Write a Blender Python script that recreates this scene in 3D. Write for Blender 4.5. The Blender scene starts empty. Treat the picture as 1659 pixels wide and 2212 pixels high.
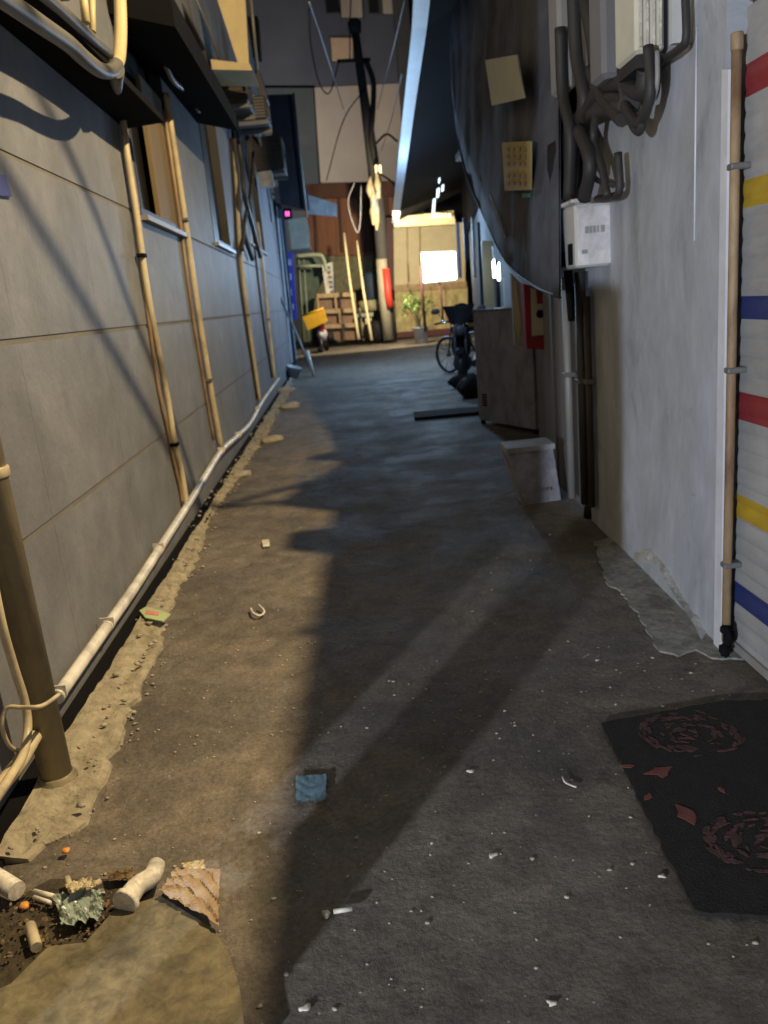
import bpy, math, random
import numpy as np
from mathutils import Vector, Matrix
random.seed(7)
S = bpy.context.scene
COL = S.collection
# ---------------------------------------------------------------- camera
FPX = 1734.0; PX, PY = 829.5, 1106.0            # photo measured on a 1659 x 2212 grid
_v1 = np.array([750-PX, -(655-PY), -FPX]); _v2 = np.array([1446-PX, -(7665-PY), -FPX])
_Y = _v1/np.linalg.norm(_v1); _D = _v2-_Y*np.dot(_v2, _Y); _D /= np.linalg.norm(_D); _Z = -_D; _X = np.cross(_Y, _Z)
R3 = np.array([_X, _Y, _Z]); CAM = np.array([0, 0, 1.5])
cam = bpy.data.cameras.new('camera'); camo = bpy.data.objects.new('camera', cam); COL.objects.link(camo)
M4 = Matrix.Identity(4)
for i in range(3):
    for j in range(3): M4[i][j] = R3[i][j]
    M4[i][3] = CAM[i]
camo.matrix_world = M4
cam.sensor_fit = 'VERTICAL'; cam.sensor_height = 24.0; cam.lens = 24.0*FPX/2212.0
cam.clip_start = 0.05; cam.clip_end = 500
S.camera = camo
cam.dof.use_dof = True; cam.dof.focus_distance = 2.3; cam.dof.aperture_fstop = 2.4   # the phone missed its focus
# ---------------------------------------------------------------- night sky, view, lamps
w = bpy.data.worlds.new('World'); S.world = w; w.use_nodes = True
wn = w.node_tree.nodes; bg = wn['Background']
bg.inputs[0].default_value = (0.16, 0.18, 0.26, 1); bg.inputs[1].default_value = 0.035
S.view_settings.view_transform = 'Standard'; S.view_settings.look = 'None'
S.view_settings.exposure = 0; S.view_settings.gamma = 1
def lamp(name, loc, col, watt, rad, label):
    l = bpy.data.lights.new(name, 'POINT'); l.color = col; l.energy = watt; l.shadow_soft_size = rad
    o = bpy.data.objects.new(name, l); o.location = loc; COL.objects.link(o); return o
WARM = (1.0, 0.75, 0.41)
lamp('street_light', (2.6, 3.1, 5.6), WARM, 2150, 0.045, '')               # sodium lamp over the right hand roof
lamp('side_street_light', (-3.3, -3.2, 1.38), (0.84, 0.90, 1.0), 1650, 0.045, '')  # white lamp in the lane behind
lamp('shop_light', (1.1, 18.5, 2.7), (0.44, 0.69, 1.0), 400, 0.13, '')     # shop tube light under the canopy
lamp('doorway_light', (1.25, 11.9, 2.5), (0.45, 0.70, 1.0), 60, 0.10, '')  # shop doorway just past the tarpaulin
def flood(name, loc, target, col, watt, deg):                             # hooded yard lamp, and an added spot for the facade
    l = bpy.data.lights.new(name, 'SPOT'); l.color = col; l.energy = watt; l.shadow_soft_size = .1; l.spot_size = math.radians(deg); l.spot_blend = .3
    o = bpy.data.objects.new(name, l); o.location = loc; COL.objects.link(o)
    o.rotation_euler = (Vector(target)-Vector(loc)).to_track_quat('-Z', 'Y').to_euler(); return o
flood('yard_light', (1.5, 25.6, 3.4), (0.6, 33, .6), (1.0, 0.83, 0.55), 1150, 150)
flood('facade_fill', (-2.5, 33.5, 7.5), (0.5, 41, 9.5), (0.98, 0.90, 0.84), 1700, 150)  # unseen spot added to brighten the far facade
# ---------------------------------------------------------------- measuring helpers
def ray(px, py): return R3 @ np.array([px-PX, -(py-PY), -FPX])
def at(px, py, Y):
    d = ray(px, py); return Vector(CAM + d*(Y/d[1]))
def G(px, py, z=0.0):
    d = ray(px, py); return Vector(CAM + d*((z-1.5)/d[2]))
LX = lambda y: -1.25-0.0133*y
RX = lambda y: 1.27+0.035*y
def L(px, py, off=0.0):
    d = ray(px, py); t = (-1.25+off)/(d[0]+0.0133*d[1]); return Vector(CAM+t*d)
def Rr(px, py, off=0.0):
    d = ray(px, py); t = (1.27-off)/(d[0]-0.035*d[1]); return Vector(CAM+t*d)
# ---------------------------------------------------------------- materials
MATS = {}
def mat(name, c, rough=0.7, metal=0.0, var=0.18, scale=3.0, bump=0.1, bscale=60.0, emit=None, es=0, c2=None, trans=0, coat=0, stretch=None, spec=0.5):
    m = bpy.data.materials.new(name); m.use_nodes = True; nt = m.node_tree; b = nt.nodes['Principled BSDF']
    b.inputs['Roughness'].default_value = rough; b.inputs['Metallic'].default_value = metal
    b.inputs['Specular IOR Level'].default_value = spec
    tc = nt.nodes.new('ShaderNodeTexCoord'); mp = nt.nodes.new('ShaderNodeMapping'); nt.links.new(tc.outputs['Object'], mp.inputs[0])
    if stretch: mp.inputs['Scale'].default_value = stretch
    n1 = nt.nodes.new('ShaderNodeTexNoise'); n1.inputs['Scale'].default_value = scale; n1.inputs['Detail'].default_value = 8; n1.inputs['Roughness'].default_value = .65
    nt.links.new(mp.outputs[0], n1.inputs['Vector'])
    cr = nt.nodes.new('ShaderNodeValToRGB'); cr.color_ramp.elements[0].position = .3; cr.color_ramp.elements[1].position = .7
    lo = [x*(1-var) for x in c] if c2 is None else c2; hi = [min(1, x*(1+var)) for x in c] if c2 is None else c
    cr.color_ramp.elements[0].color = (*lo, 1); cr.color_ramp.elements[1].color = (*hi, 1)
    nt.links.new(n1.outputs[0], cr.inputs[0]); nt.links.new(cr.outputs[0], b.inputs['Base Color'])
    if bump:
        n2 = nt.nodes.new('ShaderNodeTexNoise'); n2.inputs['Scale'].default_value = bscale; n2.inputs['Detail'].default_value = 5
        nt.links.new(mp.outputs[0], n2.inputs['Vector'])
        bp = nt.nodes.new('ShaderNodeBump'); bp.inputs['Strength'].default_value = bump; bp.inputs['Distance'].default_value = .01
        nt.links.new(n2.outputs[0], bp.inputs['Height']); nt.links.new(bp.outputs[0], b.inputs['Normal'])
    if emit: b.inputs['Emission Color'].default_value = (*emit, 1); b.inputs['Emission Strength'].default_value = es
    if coat: b.inputs['Coat Weight'].default_value = coat; b.inputs['Coat Roughness'].default_value = .1
    if trans: b.inputs['Transmission Weight'].default_value = trans
    MATS[name] = m; return m
def grime(name, lo, hi, scale, stretch, a=.42, b_=.62, seed=0):
    m = MATS[name]; nt = m.node_tree; b = nt.nodes['Principled BSDF']; src = b.inputs['Base Color'].links[0].from_socket
    tc = next(n for n in nt.nodes if n.type == 'TEX_COORD'); mp = nt.nodes.new('ShaderNodeMapping'); nt.links.new(tc.outputs['Object'], mp.inputs[0]); mp.inputs['Scale'].default_value = stretch; mp.inputs['Location'].default_value = (seed, seed*.7, 0)
    n = nt.nodes.new('ShaderNodeTexNoise'); n.inputs['Scale'].default_value = scale; n.inputs['Detail'].default_value = 9; n.inputs['Roughness'].default_value = .7; n.inputs['Distortion'].default_value = .6; nt.links.new(mp.outputs[0], n.inputs['Vector'])
    mr = nt.nodes.new('ShaderNodeMapRange'); mr.inputs[1].default_value = a; mr.inputs[2].default_value = b_; mr.inputs[3].default_value = lo; mr.inputs[4].default_value = hi; nt.links.new(n.outputs[0], mr.inputs[0])
    mx = nt.nodes.new('ShaderNodeMix'); mx.data_type = 'RGBA'; mx.blend_type = 'MULTIPLY'; mx.inputs[0].default_value = 1; nt.links.new(src, mx.inputs[6]); nt.links.new(mr.outputs[0], mx.inputs[7]); nt.links.new(mx.outputs[2], b.inputs['Base Color'])
def cheap(name, c, rough=.6, **k): return mat(name, c, rough, **k)
def asphalt(name, base, dark, speck, rough):
    m = mat(name, base, rough, c2=dark, scale=1.6, bump=0); nt = m.node_tree; b = nt.nodes['Principled BSDF']
    tc = next(n for n in nt.nodes if n.type == 'TEX_COORD'); ramp = next(n for n in nt.nodes if n.type == 'VALTORGB')
    f = nt.nodes.new('ShaderNodeTexNoise'); f.inputs['Scale'].default_value = 55; f.inputs['Detail'].default_value = 9; f.inputs['Roughness'].default_value = .75
    nt.links.new(tc.outputs['Object'], f.inputs['Vector'])
    mr = nt.nodes.new('ShaderNodeMapRange'); mr.inputs[1].default_value = .3; mr.inputs[2].default_value = .7; mr.inputs[3].default_value = .55; mr.inputs[4].default_value = 1.45
    nt.links.new(f.outputs[0], mr.inputs[0])
    mx = nt.nodes.new('ShaderNodeMix'); mx.data_type = 'RGBA'; mx.blend_type = 'MULTIPLY'; mx.inputs[0].default_value = 1
    nt.links.new(ramp.outputs[0], mx.inputs[6]); nt.links.new(mr.outputs[0], mx.inputs[7])
    f2 = nt.nodes.new('ShaderNodeTexNoise'); f2.inputs['Scale'].default_value = 7; f2.inputs['Detail'].default_value = 6; f2.inputs['Distortion'].default_value = .8; nt.links.new(tc.outputs['Object'], f2.inputs['Vector'])
    mr2 = nt.nodes.new('ShaderNodeMapRange'); mr2.inputs[1].default_value = .35; mr2.inputs[2].default_value = .65; mr2.inputs[3].default_value = .78; mr2.inputs[4].default_value = 1.2; nt.links.new(f2.outputs[0], mr2.inputs[0])
    mx3 = nt.nodes.new('ShaderNodeMix'); mx3.data_type = 'RGBA'; mx3.blend_type = 'MULTIPLY'; mx3.inputs[0].default_value = 1; nt.links.new(mx.outputs[2], mx3.inputs[6]); nt.links.new(mr2.outputs[0], mx3.inputs[7]); mx = mx3
    v = nt.nodes.new('ShaderNodeTexVoronoi'); v.inputs['Scale'].default_value = 42; nt.links.new(tc.outputs['Object'], v.inputs['Vector'])
    lt = nt.nodes.new('ShaderNodeMath'); lt.operation = 'LESS_THAN'; lt.inputs[1].default_value = .13; nt.links.new(v.outputs['Distance'], lt.inputs[0])
    sp = nt.nodes.new('ShaderNodeSeparateColor'); nt.links.new(v.outputs['Color'], sp.inputs[0])
    g2 = nt.nodes.new('ShaderNodeMath'); g2.operation = 'GREATER_THAN'; g2.inputs[1].default_value = .93; nt.links.new(sp.outputs[0], g2.inputs[0])
    mm = nt.nodes.new('ShaderNodeMath'); mm.operation = 'MULTIPLY'; nt.links.new(lt.outputs[0], mm.inputs[0]); nt.links.new(g2.outputs[0], mm.inputs[1])
    mx2 = nt.nodes.new('ShaderNodeMix'); mx2.data_type = 'RGBA'; nt.links.new(mm.outputs[0], mx2.inputs[0]); nt.links.new(mx.outputs[2], mx2.inputs[6]); mx2.inputs[7].default_value = (*speck, 1)
    nt.links.new(mx2.outputs[2], b.inputs['Base Color'])
    wv = nt.nodes.new('ShaderNodeTexNoise'); wv.inputs['Scale'].default_value = 3; wv.inputs['Detail'].default_value = 6; nt.links.new(tc.outputs['Object'], wv.inputs['Vector'])
    av = nt.nodes.new('ShaderNodeVectorMath'); av.operation = 'MULTIPLY_ADD'; av.inputs[1].default_value = (.55, .55, .55); nt.links.new(wv.outputs['Color'], av.inputs[0]); nt.links.new(tc.outputs['Object'], av.inputs[2])
    ck = nt.nodes.new('ShaderNodeTexVoronoi'); ck.feature = 'DISTANCE_TO_EDGE'; ck.inputs['Scale'].default_value = .75; nt.links.new(av.outputs[0], ck.inputs['Vector'])
    cm_ = nt.nodes.new('ShaderNodeMapRange'); cm_.inputs[1].default_value = .0; cm_.inputs[2].default_value = .010; cm_.inputs[3].default_value = .78; cm_.inputs[4].default_value = 1; nt.links.new(ck.outputs['Distance'], cm_.inputs[0])
    mx4 = nt.nodes.new('ShaderNodeMix'); mx4.data_type = 'RGBA'; mx4.blend_type = 'MULTIPLY'; mx4.inputs[0].default_value = 1; nt.links.new(mx2.outputs[2], mx4.inputs[6]); nt.links.new(cm_.outputs[0], mx4.inputs[7]); nt.links.new(mx4.outputs[2], b.inputs['Base Color'])
    h = nt.nodes.new('ShaderNodeTexNoise'); h.inputs['Scale'].default_value = 11; h.inputs['Detail'].default_value = 10; h.inputs['Roughness'].default_value = .7; nt.links.new(tc.outputs['Object'], h.inputs['Vector'])
    bp = nt.nodes.new('ShaderNodeBump'); bp.inputs['Strength'].default_value = .9; bp.inputs['Distance'].default_value = .025
    nt.links.new(h.outputs[0], bp.inputs['Height']); nt.links.new(bp.outputs[0], b.inputs['Normal'])
    rn = nt.nodes.new('ShaderNodeMapRange'); rn.inputs[1].default_value = .35; rn.inputs[2].default_value = .65; rn.inputs[3].default_value = rough-.2; rn.inputs[4].default_value = rough+.1
    nt.links.new(next(n for n in nt.nodes if n.type == 'TEX_NOISE' and abs(n.inputs['Scale'].default_value-1.6) < .01).outputs[0], rn.inputs[0]); nt.links.new(rn.outputs[0], b.inputs['Roughness'])
    return m
asphalt('asphalt', (.20, .172, .138), (.115, .102, .088), (.42, .39, .34), .8)
mat('kerb', (.44, .395, .29), .95, c2=(.20, .175, .13), scale=14, bump=1, bscale=45)
mat('slab', (.25, .215, .125), .7, c2=(.12, .105, .07), scale=6, bump=.4, bscale=18)
mat('pale_patch', (.36, .36, .33), .85, c2=(.24, .24, .22), scale=5, bump=.5, bscale=25)
mat('plaster_chip', (.62, .62, .60), .8, c2=(.42, .42, .40), scale=12, bump=.8, bscale=30)
mat('panel', (.235, .248, .28), .6, c2=(.19, .198, .22), scale=2.2, bump=.25, bscale=40, spec=.36)
mat('grout', (.17, .165, .155), .9)
mat('plaster', (.58, .62, .74), .75, c2=(.41, .44, .47), scale=1.6, bump=.35, bscale=7, stretch=(1, 1, .4))
mat('plaster_dark', (.19, .195, .215), .8, c2=(.15, .145, .15), scale=2, bump=.3, bscale=9)
mat('trim_white', (.62, .64, .70), .45, bump=.05)
mat('rust', (.46, .34, .20), .6, c2=(.13, .065, .035), scale=7, bump=.3, stretch=(1, 1, .3))
mat('beige_pvc', (.60, .51, .34), .4, var=.1, scale=6, bump=.05)
mat('white_pvc', (.74, .72, .66), .35, var=.1, scale=8, bump=.05)
mat('old_pipe', (.34, .29, .18), .5, c2=(.14, .12, .08), scale=5, bump=.2, stretch=(1, 1, .2))
mat('steel', (.17, .17, .17), .5, metal=.3, var=.2, bump=.1)
mat('cream_metal', (.58, .48, .28), .5, var=.15)
mat('ac_cream', (.62, .60, .50), .5, var=.12)
mat('dark_metal', (.045, .042, .04), .5, var=.3)
mat('dark_brown', (.06, .048, .04), .7, var=.4)
mat('black', (.008, .008, .009), .95, var=.3, spec=.1)
mat('rubber', (.02, .02, .022), .45, var=.2)
mat('glass_dark', (.008, .008, .008), .5, var=.1, bump=0)
mat('shutter_ochre', (.20, .145, .065), .7, var=.15, stretch=(1, 4, .3))
mat('frame_grey', (.26, .255, .25), .45, var=.15)
mat('tarp_dark', (.13, .14, .175), .85, spec=.2, c2=(.05, .052, .07), scale=2.2, bump=1, bscale=3)
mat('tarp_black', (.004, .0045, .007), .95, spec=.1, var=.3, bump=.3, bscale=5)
mat('fascia', (.62, .74, .88), .5, var=.1, scale=2)
mat('paper_cream', (.46, .45, .36), .8, var=.08)
mat('paper_yellow', (.36, .28, .10), .8, var=.15)
mat('ink_brown', (.26, .20, .09), .8)
mat('green_tag', (.03, .16, .08), .8)
mat('meter_white', (.80, .78, .80), .4, var=.06, scale=8)
mat('meter_side', (.55, .55, .55), .45, var=.08)
mat('ink_grey', (.30, .30, .31), .8)
mat('red_paint', (.26, .02, .03), .5, var=.2)
mat('red_sleeve', (.65, .05, .035), .5, var=.1)
mat('blue_sign', (.035, .04, .30), .5, var=.1)
mat('sign_letter', (.55, .56, .66), .6, var=.1)
mat('cabinet', (.24, .25, .31), .6, var=.15, scale=2)
mat('styrofoam', (.34, .34, .40), .8, var=.3, scale=6, bump=.3, bscale=40)
mat('sh_grey', (.36, .365, .37), .45, var=.12, scale=3)
mat('sh_red', (.27, .035, .04), .45, var=.12); mat('sh_yel', (.46, .31, .03), .45, var=.12); mat('sh_blue', (.03, .045, .17), .45, var=.12)
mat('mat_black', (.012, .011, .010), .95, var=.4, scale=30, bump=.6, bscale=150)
mat('mat_rose', (.12, .050, .052), .95, c2=(.028, .016, .016), scale=22, bump=.6, bscale=120)
mat('mat_leaf', (.15, .05, .04), .95, var=.3, scale=25)
mat('facade', (.075, .08, .10), .8, var=.12, scale=.6)
mat('facade_beige', (.40, .34, .27), .8, var=.08, scale=.7)
mat('facade_green', (.05, .06, .062), .8, var=.1)
mat('win_curtain', (.55, .38, .24), .8, var=.1)
mat('wood_orange', (.34, .12, .035), .6, c2=(.17, .055, .02), scale=3, stretch=(6, 1, .4))
mat('wood_dark', (.10, .04, .025), .7, var=.3, stretch=(6, 1, .4))
mat('maroon', (.10, .03, .03), .6, var=.2)
mat('yard_wall', (.40, .37, .22), .8, c2=(.22, .20, .12), scale=3)
mat('cream_panel', (.62, .54, .34), .7, var=.1, scale=2)
mat('yellow_panel', (.66, .55, .26), .7, c2=(.42, .34, .16), scale=5)
mat('crate_wood', (.42, .30, .17), .8, var=.2, scale=6)
mat('crate_back', (.24, .15, .09), .8, var=.2, scale=6)
mat('bamboo', (.85, .74, .42), .6, var=.15)
mat('green_cloth', (.08, .11, .08), .8, var=.4, scale=3)
mat('green_frame', (.30, .34, .26), .5, var=.2)
mat('crate_yellow', (.75, .40, .01), .45, var=.12, scale=9)
mat('bike_white', (.45, .42, .45), .4, var=.2)
mat('bike_dark', (.014, .013, .018), .7, spec=.2, var=.3)
mat('bike_grey', (.07, .07, .09), .4, var=.3)
mat('lens_red', (.4, .02, .02), .25)
mat('chrome', (.6, .62, .68), .2, metal=.9, bump=0)
mat('pole_concrete', (.42, .38, .28), .85, c2=(.28, .25, .18), scale=4, stretch=(3, 3, .6))
mat('pole_dark', (.05, .048, .045), .8, var=.2)
mat('cable_pale', (.42, .42, .45), .5, var=.1)
mat('cable_dark', (.03, .028, .028), .6, var=.3)
mat('cable_lit', (.60, .50, .30), .5, var=.15)
mat('bucket', (.42, .44, .46), .5, var=.1)
mat('soil', (.05, .035, .02), .95)
mat('leaf', (.14, .32, .05), .5, var=.4, scale=6); mat('stem', (.22, .21, .10), .7)
mat('navy', (.015, .03, .055), .7); mat('bag_black', (.012, .011, .014), .7, spec=.25)
mat('lit_white', (.9, .95, 1), .5, emit=(.86, .95, 1), es=9, bump=0)
mat('glint_glow', (.9, .95, 1), .5, emit=(.8, .93, 1), es=2.2, bump=0)  # emissive colour standing in for glints on the tags
mat('led_pink', (.9, .1, .4), .5, emit=(1, .08, .35), es=2.5, bump=0)
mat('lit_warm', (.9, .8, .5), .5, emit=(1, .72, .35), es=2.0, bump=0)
mat('litter_white', (.80, .76, .66), .5, var=.08, bump=.1)
mat('litter_cream', (.62, .54, .36), .7, var=.2)
mat('card', (.28, .18, .10), .85, c2=(.44, .36, .25), scale=14)
mat('plastic_teal', (.30, .36, .32), .3, var=.3); mat('litter_blue', (.14, .25, .33), .6, var=.2, scale=14, bump=.3)
mat('peel', (.75, .33, .06), .5); mat('wrap_green', (.45, .55, .30), .4); mat('wrap_pink', (.75, .25, .25), .4)
mat('debris', (.05, .04, .025), .9, var=.6, scale=30, bump=1, bscale=40)
mat('leaf_litter', (.26, .18, .09), .9, c2=(.04, .025, .015), scale=55, bump=.3)
mat('stone', (.38, .35, .29), .9, var=.35, scale=10)
mat('blue_label', (.05, .05, .20), .5)
grime('panel', .84, 1.06, 1.0, (1, 1, .8)); grime('panel', .9, 1.03, 6, (1, 1, .9), seed=4); grime('panel', .75, 1.0, 3.5, (1, .8, 1), .28, .38, seed=9)
grime('asphalt', .70, 1.10, .9, (1, 1, 1), .38, .6, seed=2); grime('asphalt', .72, 1.0, 3.1, (1, 1, 1), .32, .44, seed=7)
grime('plaster', .74, 1.06, .9, (1, 1.3, .5)); grime('plaster', .70, 1.0, 2.2, (1, 1.1, .7), .32, .46, seed=3); grime('plaster', .6, 1.0, 9, (1, 1, 1), .26, .34, seed=12); grime('plaster', .95, 1.03, 14, (1, 1, .6), seed=8)
for n_ in ('sh_grey', 'sh_red', 'sh_yel', 'sh_blue'): grime(n_, .84, 1.04, 1.5, (1, .4, 1)); grime(n_, .93, 1.03, 22, (1, .15, 1), seed=2)
for n_ in ('litter_white', 'litter_cream', 'white_pvc', 'beige_pvc', 'meter_white', 'styrofoam', 'cabinet', 'old_pipe', 'yard_wall', 'yellow_panel', 'bucket', 'slab', 'pale_patch'): grime(n_, .62, 1.05, 5, (1, 1, .6), .36, .58, seed=5)
for n_ in ('litter_white', 'slab', 'pale_patch', 'mat_black'): grime(n_, .6, 1.1, 26, (1, 1, 1), .36, .6, seed=6)
# ---------------------------------------------------------------- mesh builder
class MB:
    def __init__(s): s.v = []; s.f = []; s.m = []; s.sm = []; s.k = 0
    def add(s, vs, fs, smooth=False):
        o = len(s.v); s.v += [Vector(v) for v in vs]
        for f in fs: s.f.append([i+o for i in f]); s.m.append(s.k); s.sm.append(smooth)
        return s
    def hexa(s, p):   # 8 points: bottom 4 then top 4
        return s.add(p, [(3, 2, 1, 0), (4, 5, 6, 7), (0, 1, 5, 4), (1, 2, 6, 5), (2, 3, 7, 6), (3, 0, 4, 7)])
    def box(s, x0, x1, y0, y1, z0, z1, bev=0):
        if bev:
            b = min(bev, (x1-x0)/3, (y1-y0)/3, (z1-z0)/3)
            prof = [(x0+b, y0), (x1-b, y0), (x1, y0+b), (x1, y1-b), (x1-b, y1), (x0+b, y1), (x0, y1-b), (x0, y0+b)]
            cx, cy = (x0+x1)/2, (y0+y1)/2
            def ins(p): return (p[0]+(b if p[0] < cx else -b), p[1]+(b if p[1] < cy else -b))
            rings = [[(*ins(p), z0) for p in prof], [(*p, z0+b) for p in prof], [(*p, z1-b) for p in prof], [(*ins(p), z1) for p in prof]]
            vs = [v for r in rings for v in r]; fs = [tuple(range(7, -1, -1)), tuple(range(24, 32))]
            for r in range(3):
                for i in range(8): j = (i+1) % 8; fs.append((r*8+i, r*8+j, r*8+8+j, r*8+8+i))
            return s.add(vs, fs)
        return s.hexa([(x0, y0, z0), (x1, y0, z0), (x1, y1, z0), (x0, y1, z0), (x0, y0, z1), (x1, y0, z1), (x1, y1, z1), (x0, y1, z1)])
    def prism(s, pts, d):  # planar polygon pushed along vector d
        n = len(pts); pts = [Vector(p) for p in pts]; d = Vector(d)
        return s.add(pts+[p+d for p in pts], [tuple(range(n-1, -1, -1)), tuple(range(n, 2*n))]+[(i, (i+1) % n, n+(i+1) % n, n+i) for i in range(n)])
    def tube(s, pts, r, n=10, caps=True, curve=0):
        pts = [Vector(p) for p in pts]
        if curve and len(pts) > 2:
            q = []; P = [pts[0]*2-pts[1]]+pts+[pts[-1]*2-pts[-2]]; rr = []
            R0 = r if isinstance(r, list) else [r]*len(pts)
            for i in range(1, len(P)-2):
                for k in range(curve):
                    t = k/curve; a, b, c, d = P[i-1], P[i], P[i+1], P[i+2]
                    q.append(.5*((2*b)+(c-a)*t+(2*a-5*b+4*c-d)*t*t+(3*b-a-3*c+d)*t**3)); rr.append(R0[i-1]*(1-t)+R0[i]*t)
            q.append(pts[-1]); rr.append(R0[-1]); pts = q; r = rr
        R = r if isinstance(r, list) else [r]*len(pts)
        vs = []; up = None
        for i, p in enumerate(pts):
            t = (pts[min(i+1, len(pts)-1)]-pts[max(i-1, 0)]).normalized()
            if up is None: up = t.orthogonal().normalized()
            up = (up-t*up.dot(t)).normalized(); sd = t.cross(up)
            for k in range(n):
                a = 2*math.pi*k/n; vs.append(p+(up*math.cos(a)+sd*math.sin(a))*R[i])
        fs = [(i*n+k, i*n+(k+1) % n, (i+1)*n+(k+1) % n, (i+1)*n+k) for i in range(len(pts)-1) for k in range(n)]
        s.add(vs, fs, True)
        if caps:
            o = len(s.v)-len(vs); m = len(pts)-1
            s.f += [[o+k for k in range(n-1, -1, -1)], [o+m*n+k for k in range(n)]]; s.m += [s.k]*2; s.sm += [False]*2
        return s
    def lathe(s, c, prof, n=20, axis=None):
        c = Vector(c); ax = Vector(axis or (0, 0, 1)).normalized(); u = ax.orthogonal().normalized(); w_ = ax.cross(u); vs = []
        for r, h in prof:
            for k in range(n): a = 2*math.pi*k/n; vs.append(c+ax*h+(u*math.cos(a)+w_*math.sin(a))*r)
        fs = [(i*n+k, i*n+(k+1) % n, (i+1)*n+(k+1) % n, (i+1)*n+k) for i in range(len(prof)-1) for k in range(n)]
        fs += [tuple(range(n-1, -1, -1)), tuple((len(prof)-1)*n+k for k in range(n))]
        return s.add(vs, fs, True)
    def blob(s, c, r, seed=0, n=2, amp=.25, flat=(1, 1, 1)):
        import bmesh
        bm = bmesh.new(); bmesh.ops.create_icosphere(bm, subdivisions=n, radius=1); rd = random.Random(seed); ph = [rd.uniform(0, 6) for _ in range(6)]
        vs = []
        for v in bm.verts:
            p = v.co; k = 1+amp*(math.sin(p.x*3+ph[0])*math.sin(p.y*3.3+ph[1])+.5*math.sin(p.z*6+ph[2])*math.sin(p.x*7+ph[3]))
            vs.append(Vector(c)+Vector((p.x*r*flat[0]*k, p.y*r*flat[1]*k, p.z*r*flat[2]*k)))
        bm.verts.index_update(); fs = [tuple(v.index for v in f.verts) for f in bm.faces]; bm.free()
        return s.add(vs, fs, True)
    def build(s, name, mats, parent=None, label=None, cat=None, group=None, kind=None, origin=None):
        me = bpy.data.meshes.new(name)
        if parent is not None: o0 = Vector(parent['_w'])
        elif kind == 'structure': o0 = Vector((0, 0, 0))
        elif origin is not None: o0 = Vector(origin)
        else:
            xs = [v.x for v in s.v]; ys = [v.y for v in s.v]; zs = [v.z for v in s.v]
            o0 = Vector(((min(xs)+max(xs))/2, (min(ys)+max(ys))/2, min(zs)))
        me.from_pydata([tuple(v-o0) for v in s.v], [], s.f)
        for mn in ([mats] if isinstance(mats, str) else mats): me.materials.append(MATS[mn])
        me.polygons.foreach_set('material_index', s.m); me.polygons.foreach_set('use_smooth', s.sm)
        import bmesh
        bm = bmesh.new(); bm.from_mesh(me); bmesh.ops.recalc_face_normals(bm, faces=bm.faces); bm.to_mesh(me); bm.free(); me.update()
        o = bpy.data.objects.new(name, me); COL.objects.link(o)
        if parent is not None:
            o.parent = parent
            base = Vector((0, 0, 0))
        else: o.location = o0; o['_w'] = tuple(o0)
        o['_w'] = tuple(o0)
        tagp(o, label, cat, group, kind); return o
def tagp(o, label=None, cat=None, group=None, kind=None):
    if label: o['label'] = label
    if cat: o['category'] = cat
    if group: o['group'] = group
    if kind: o['kind'] = kind
def thing(name, loc, label, cat, group=None):
    o = bpy.data.objects.new(name, None); COL.objects.link(o); o.location = loc; o['_w'] = tuple(loc); o.empty_display_size = .1
    tagp(o, label, cat, group); return o
def slabY(pix, Y, th, d=0): return [at(x, y, Y) for x, y in pix], (0, th, 0)
# ================================================================ SETTING
rd = random.Random(3)
g = MB(); xs = [-30+.0*0, -8, -3]+[-2.2+.12*i for i in range(50)]+[5, 9, 30]; ys = [-12, -5]+[.2+.09*i for i in range(110)]+[10.5+.4*i for i in range(60)]+[40, 60, 120]
def gz(x, y): return .0015*math.sin(x*3.1+y*1.3)+.0015*math.sin(y*2.3-x*4.7)+.001*math.sin(x*11+y*9)
vs = [(x, y, gz(x, y)) for y in ys for x in xs]; nx = len(xs)
g.add(vs, [(j*nx+i, j*nx+i+1, (j+1)*nx+i+1, (j+1)*nx+i) for j in range(len(ys)-1) for i in range(nx-1)], True)
g.build('ground', 'asphalt', kind='structure')
# raised crumbling concrete strip along the left wall
kb = [(0, 1866), (60, 1858), (160, 1806), (186, 1760), (205, 1715), (228, 1690), (236, 1640), (258, 1600), (272, 1556), (300, 1500), (318, 1450), (345, 1400), (352, 1345), (375, 1300), (395, 1260), (425, 1210), (440, 1165), (452, 1120), (480, 1080), (505, 1045), (530, 1005), (552, 975), (570, 945), (590, 905), (612, 870), (622, 850), (634, 815), (640, 790)]
edge = []
kw = [G(x, y) for x, y in kb]
kw = [Vector((-1.2, 2.05, 0))]+kw
for a, b in zip(kw[:-1], kw[1:]):
    n = max(1, int((b-a).length/.05))
    for i in range(n):
        p = a.lerp(b, i/n); j = .022 if p.y < 9 else .05
        edge.append(Vector((p.x+rd.uniform(-j, j), p.y+rd.uniform(-.01, .01), 0)))
edge.append(kw[-1])
k = MB(); rows = []
for i, p in enumerate(edge):
    h = .024+.007*math.sin(p.y*5)+rd.uniform(-.006, .008); xw = LX(p.y)+.08
    rows.append([Vector((p.x+.012, p.y, -.03)), Vector((p.x, p.y, h*.6)), Vector((p.x-.025, p.y, h)), Vector((p.x*.6+xw*.4, p.y, h+.006*math.sin(i*1.7)+rd.uniform(-.005, .005))), Vector((p.x*.3+xw*.7, p.y, h+.012)), Vector((xw, p.y, h+.015))])
vs = [v for r in rows for v in r]
k.add(vs, [(i*6+j, i*6+j+1, i*6+6+j+1, i*6+6+j) for i in range(len(rows)-1) for j in range(5)], False)
k.build('kerb', 'kerb', kind='structure')
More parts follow.
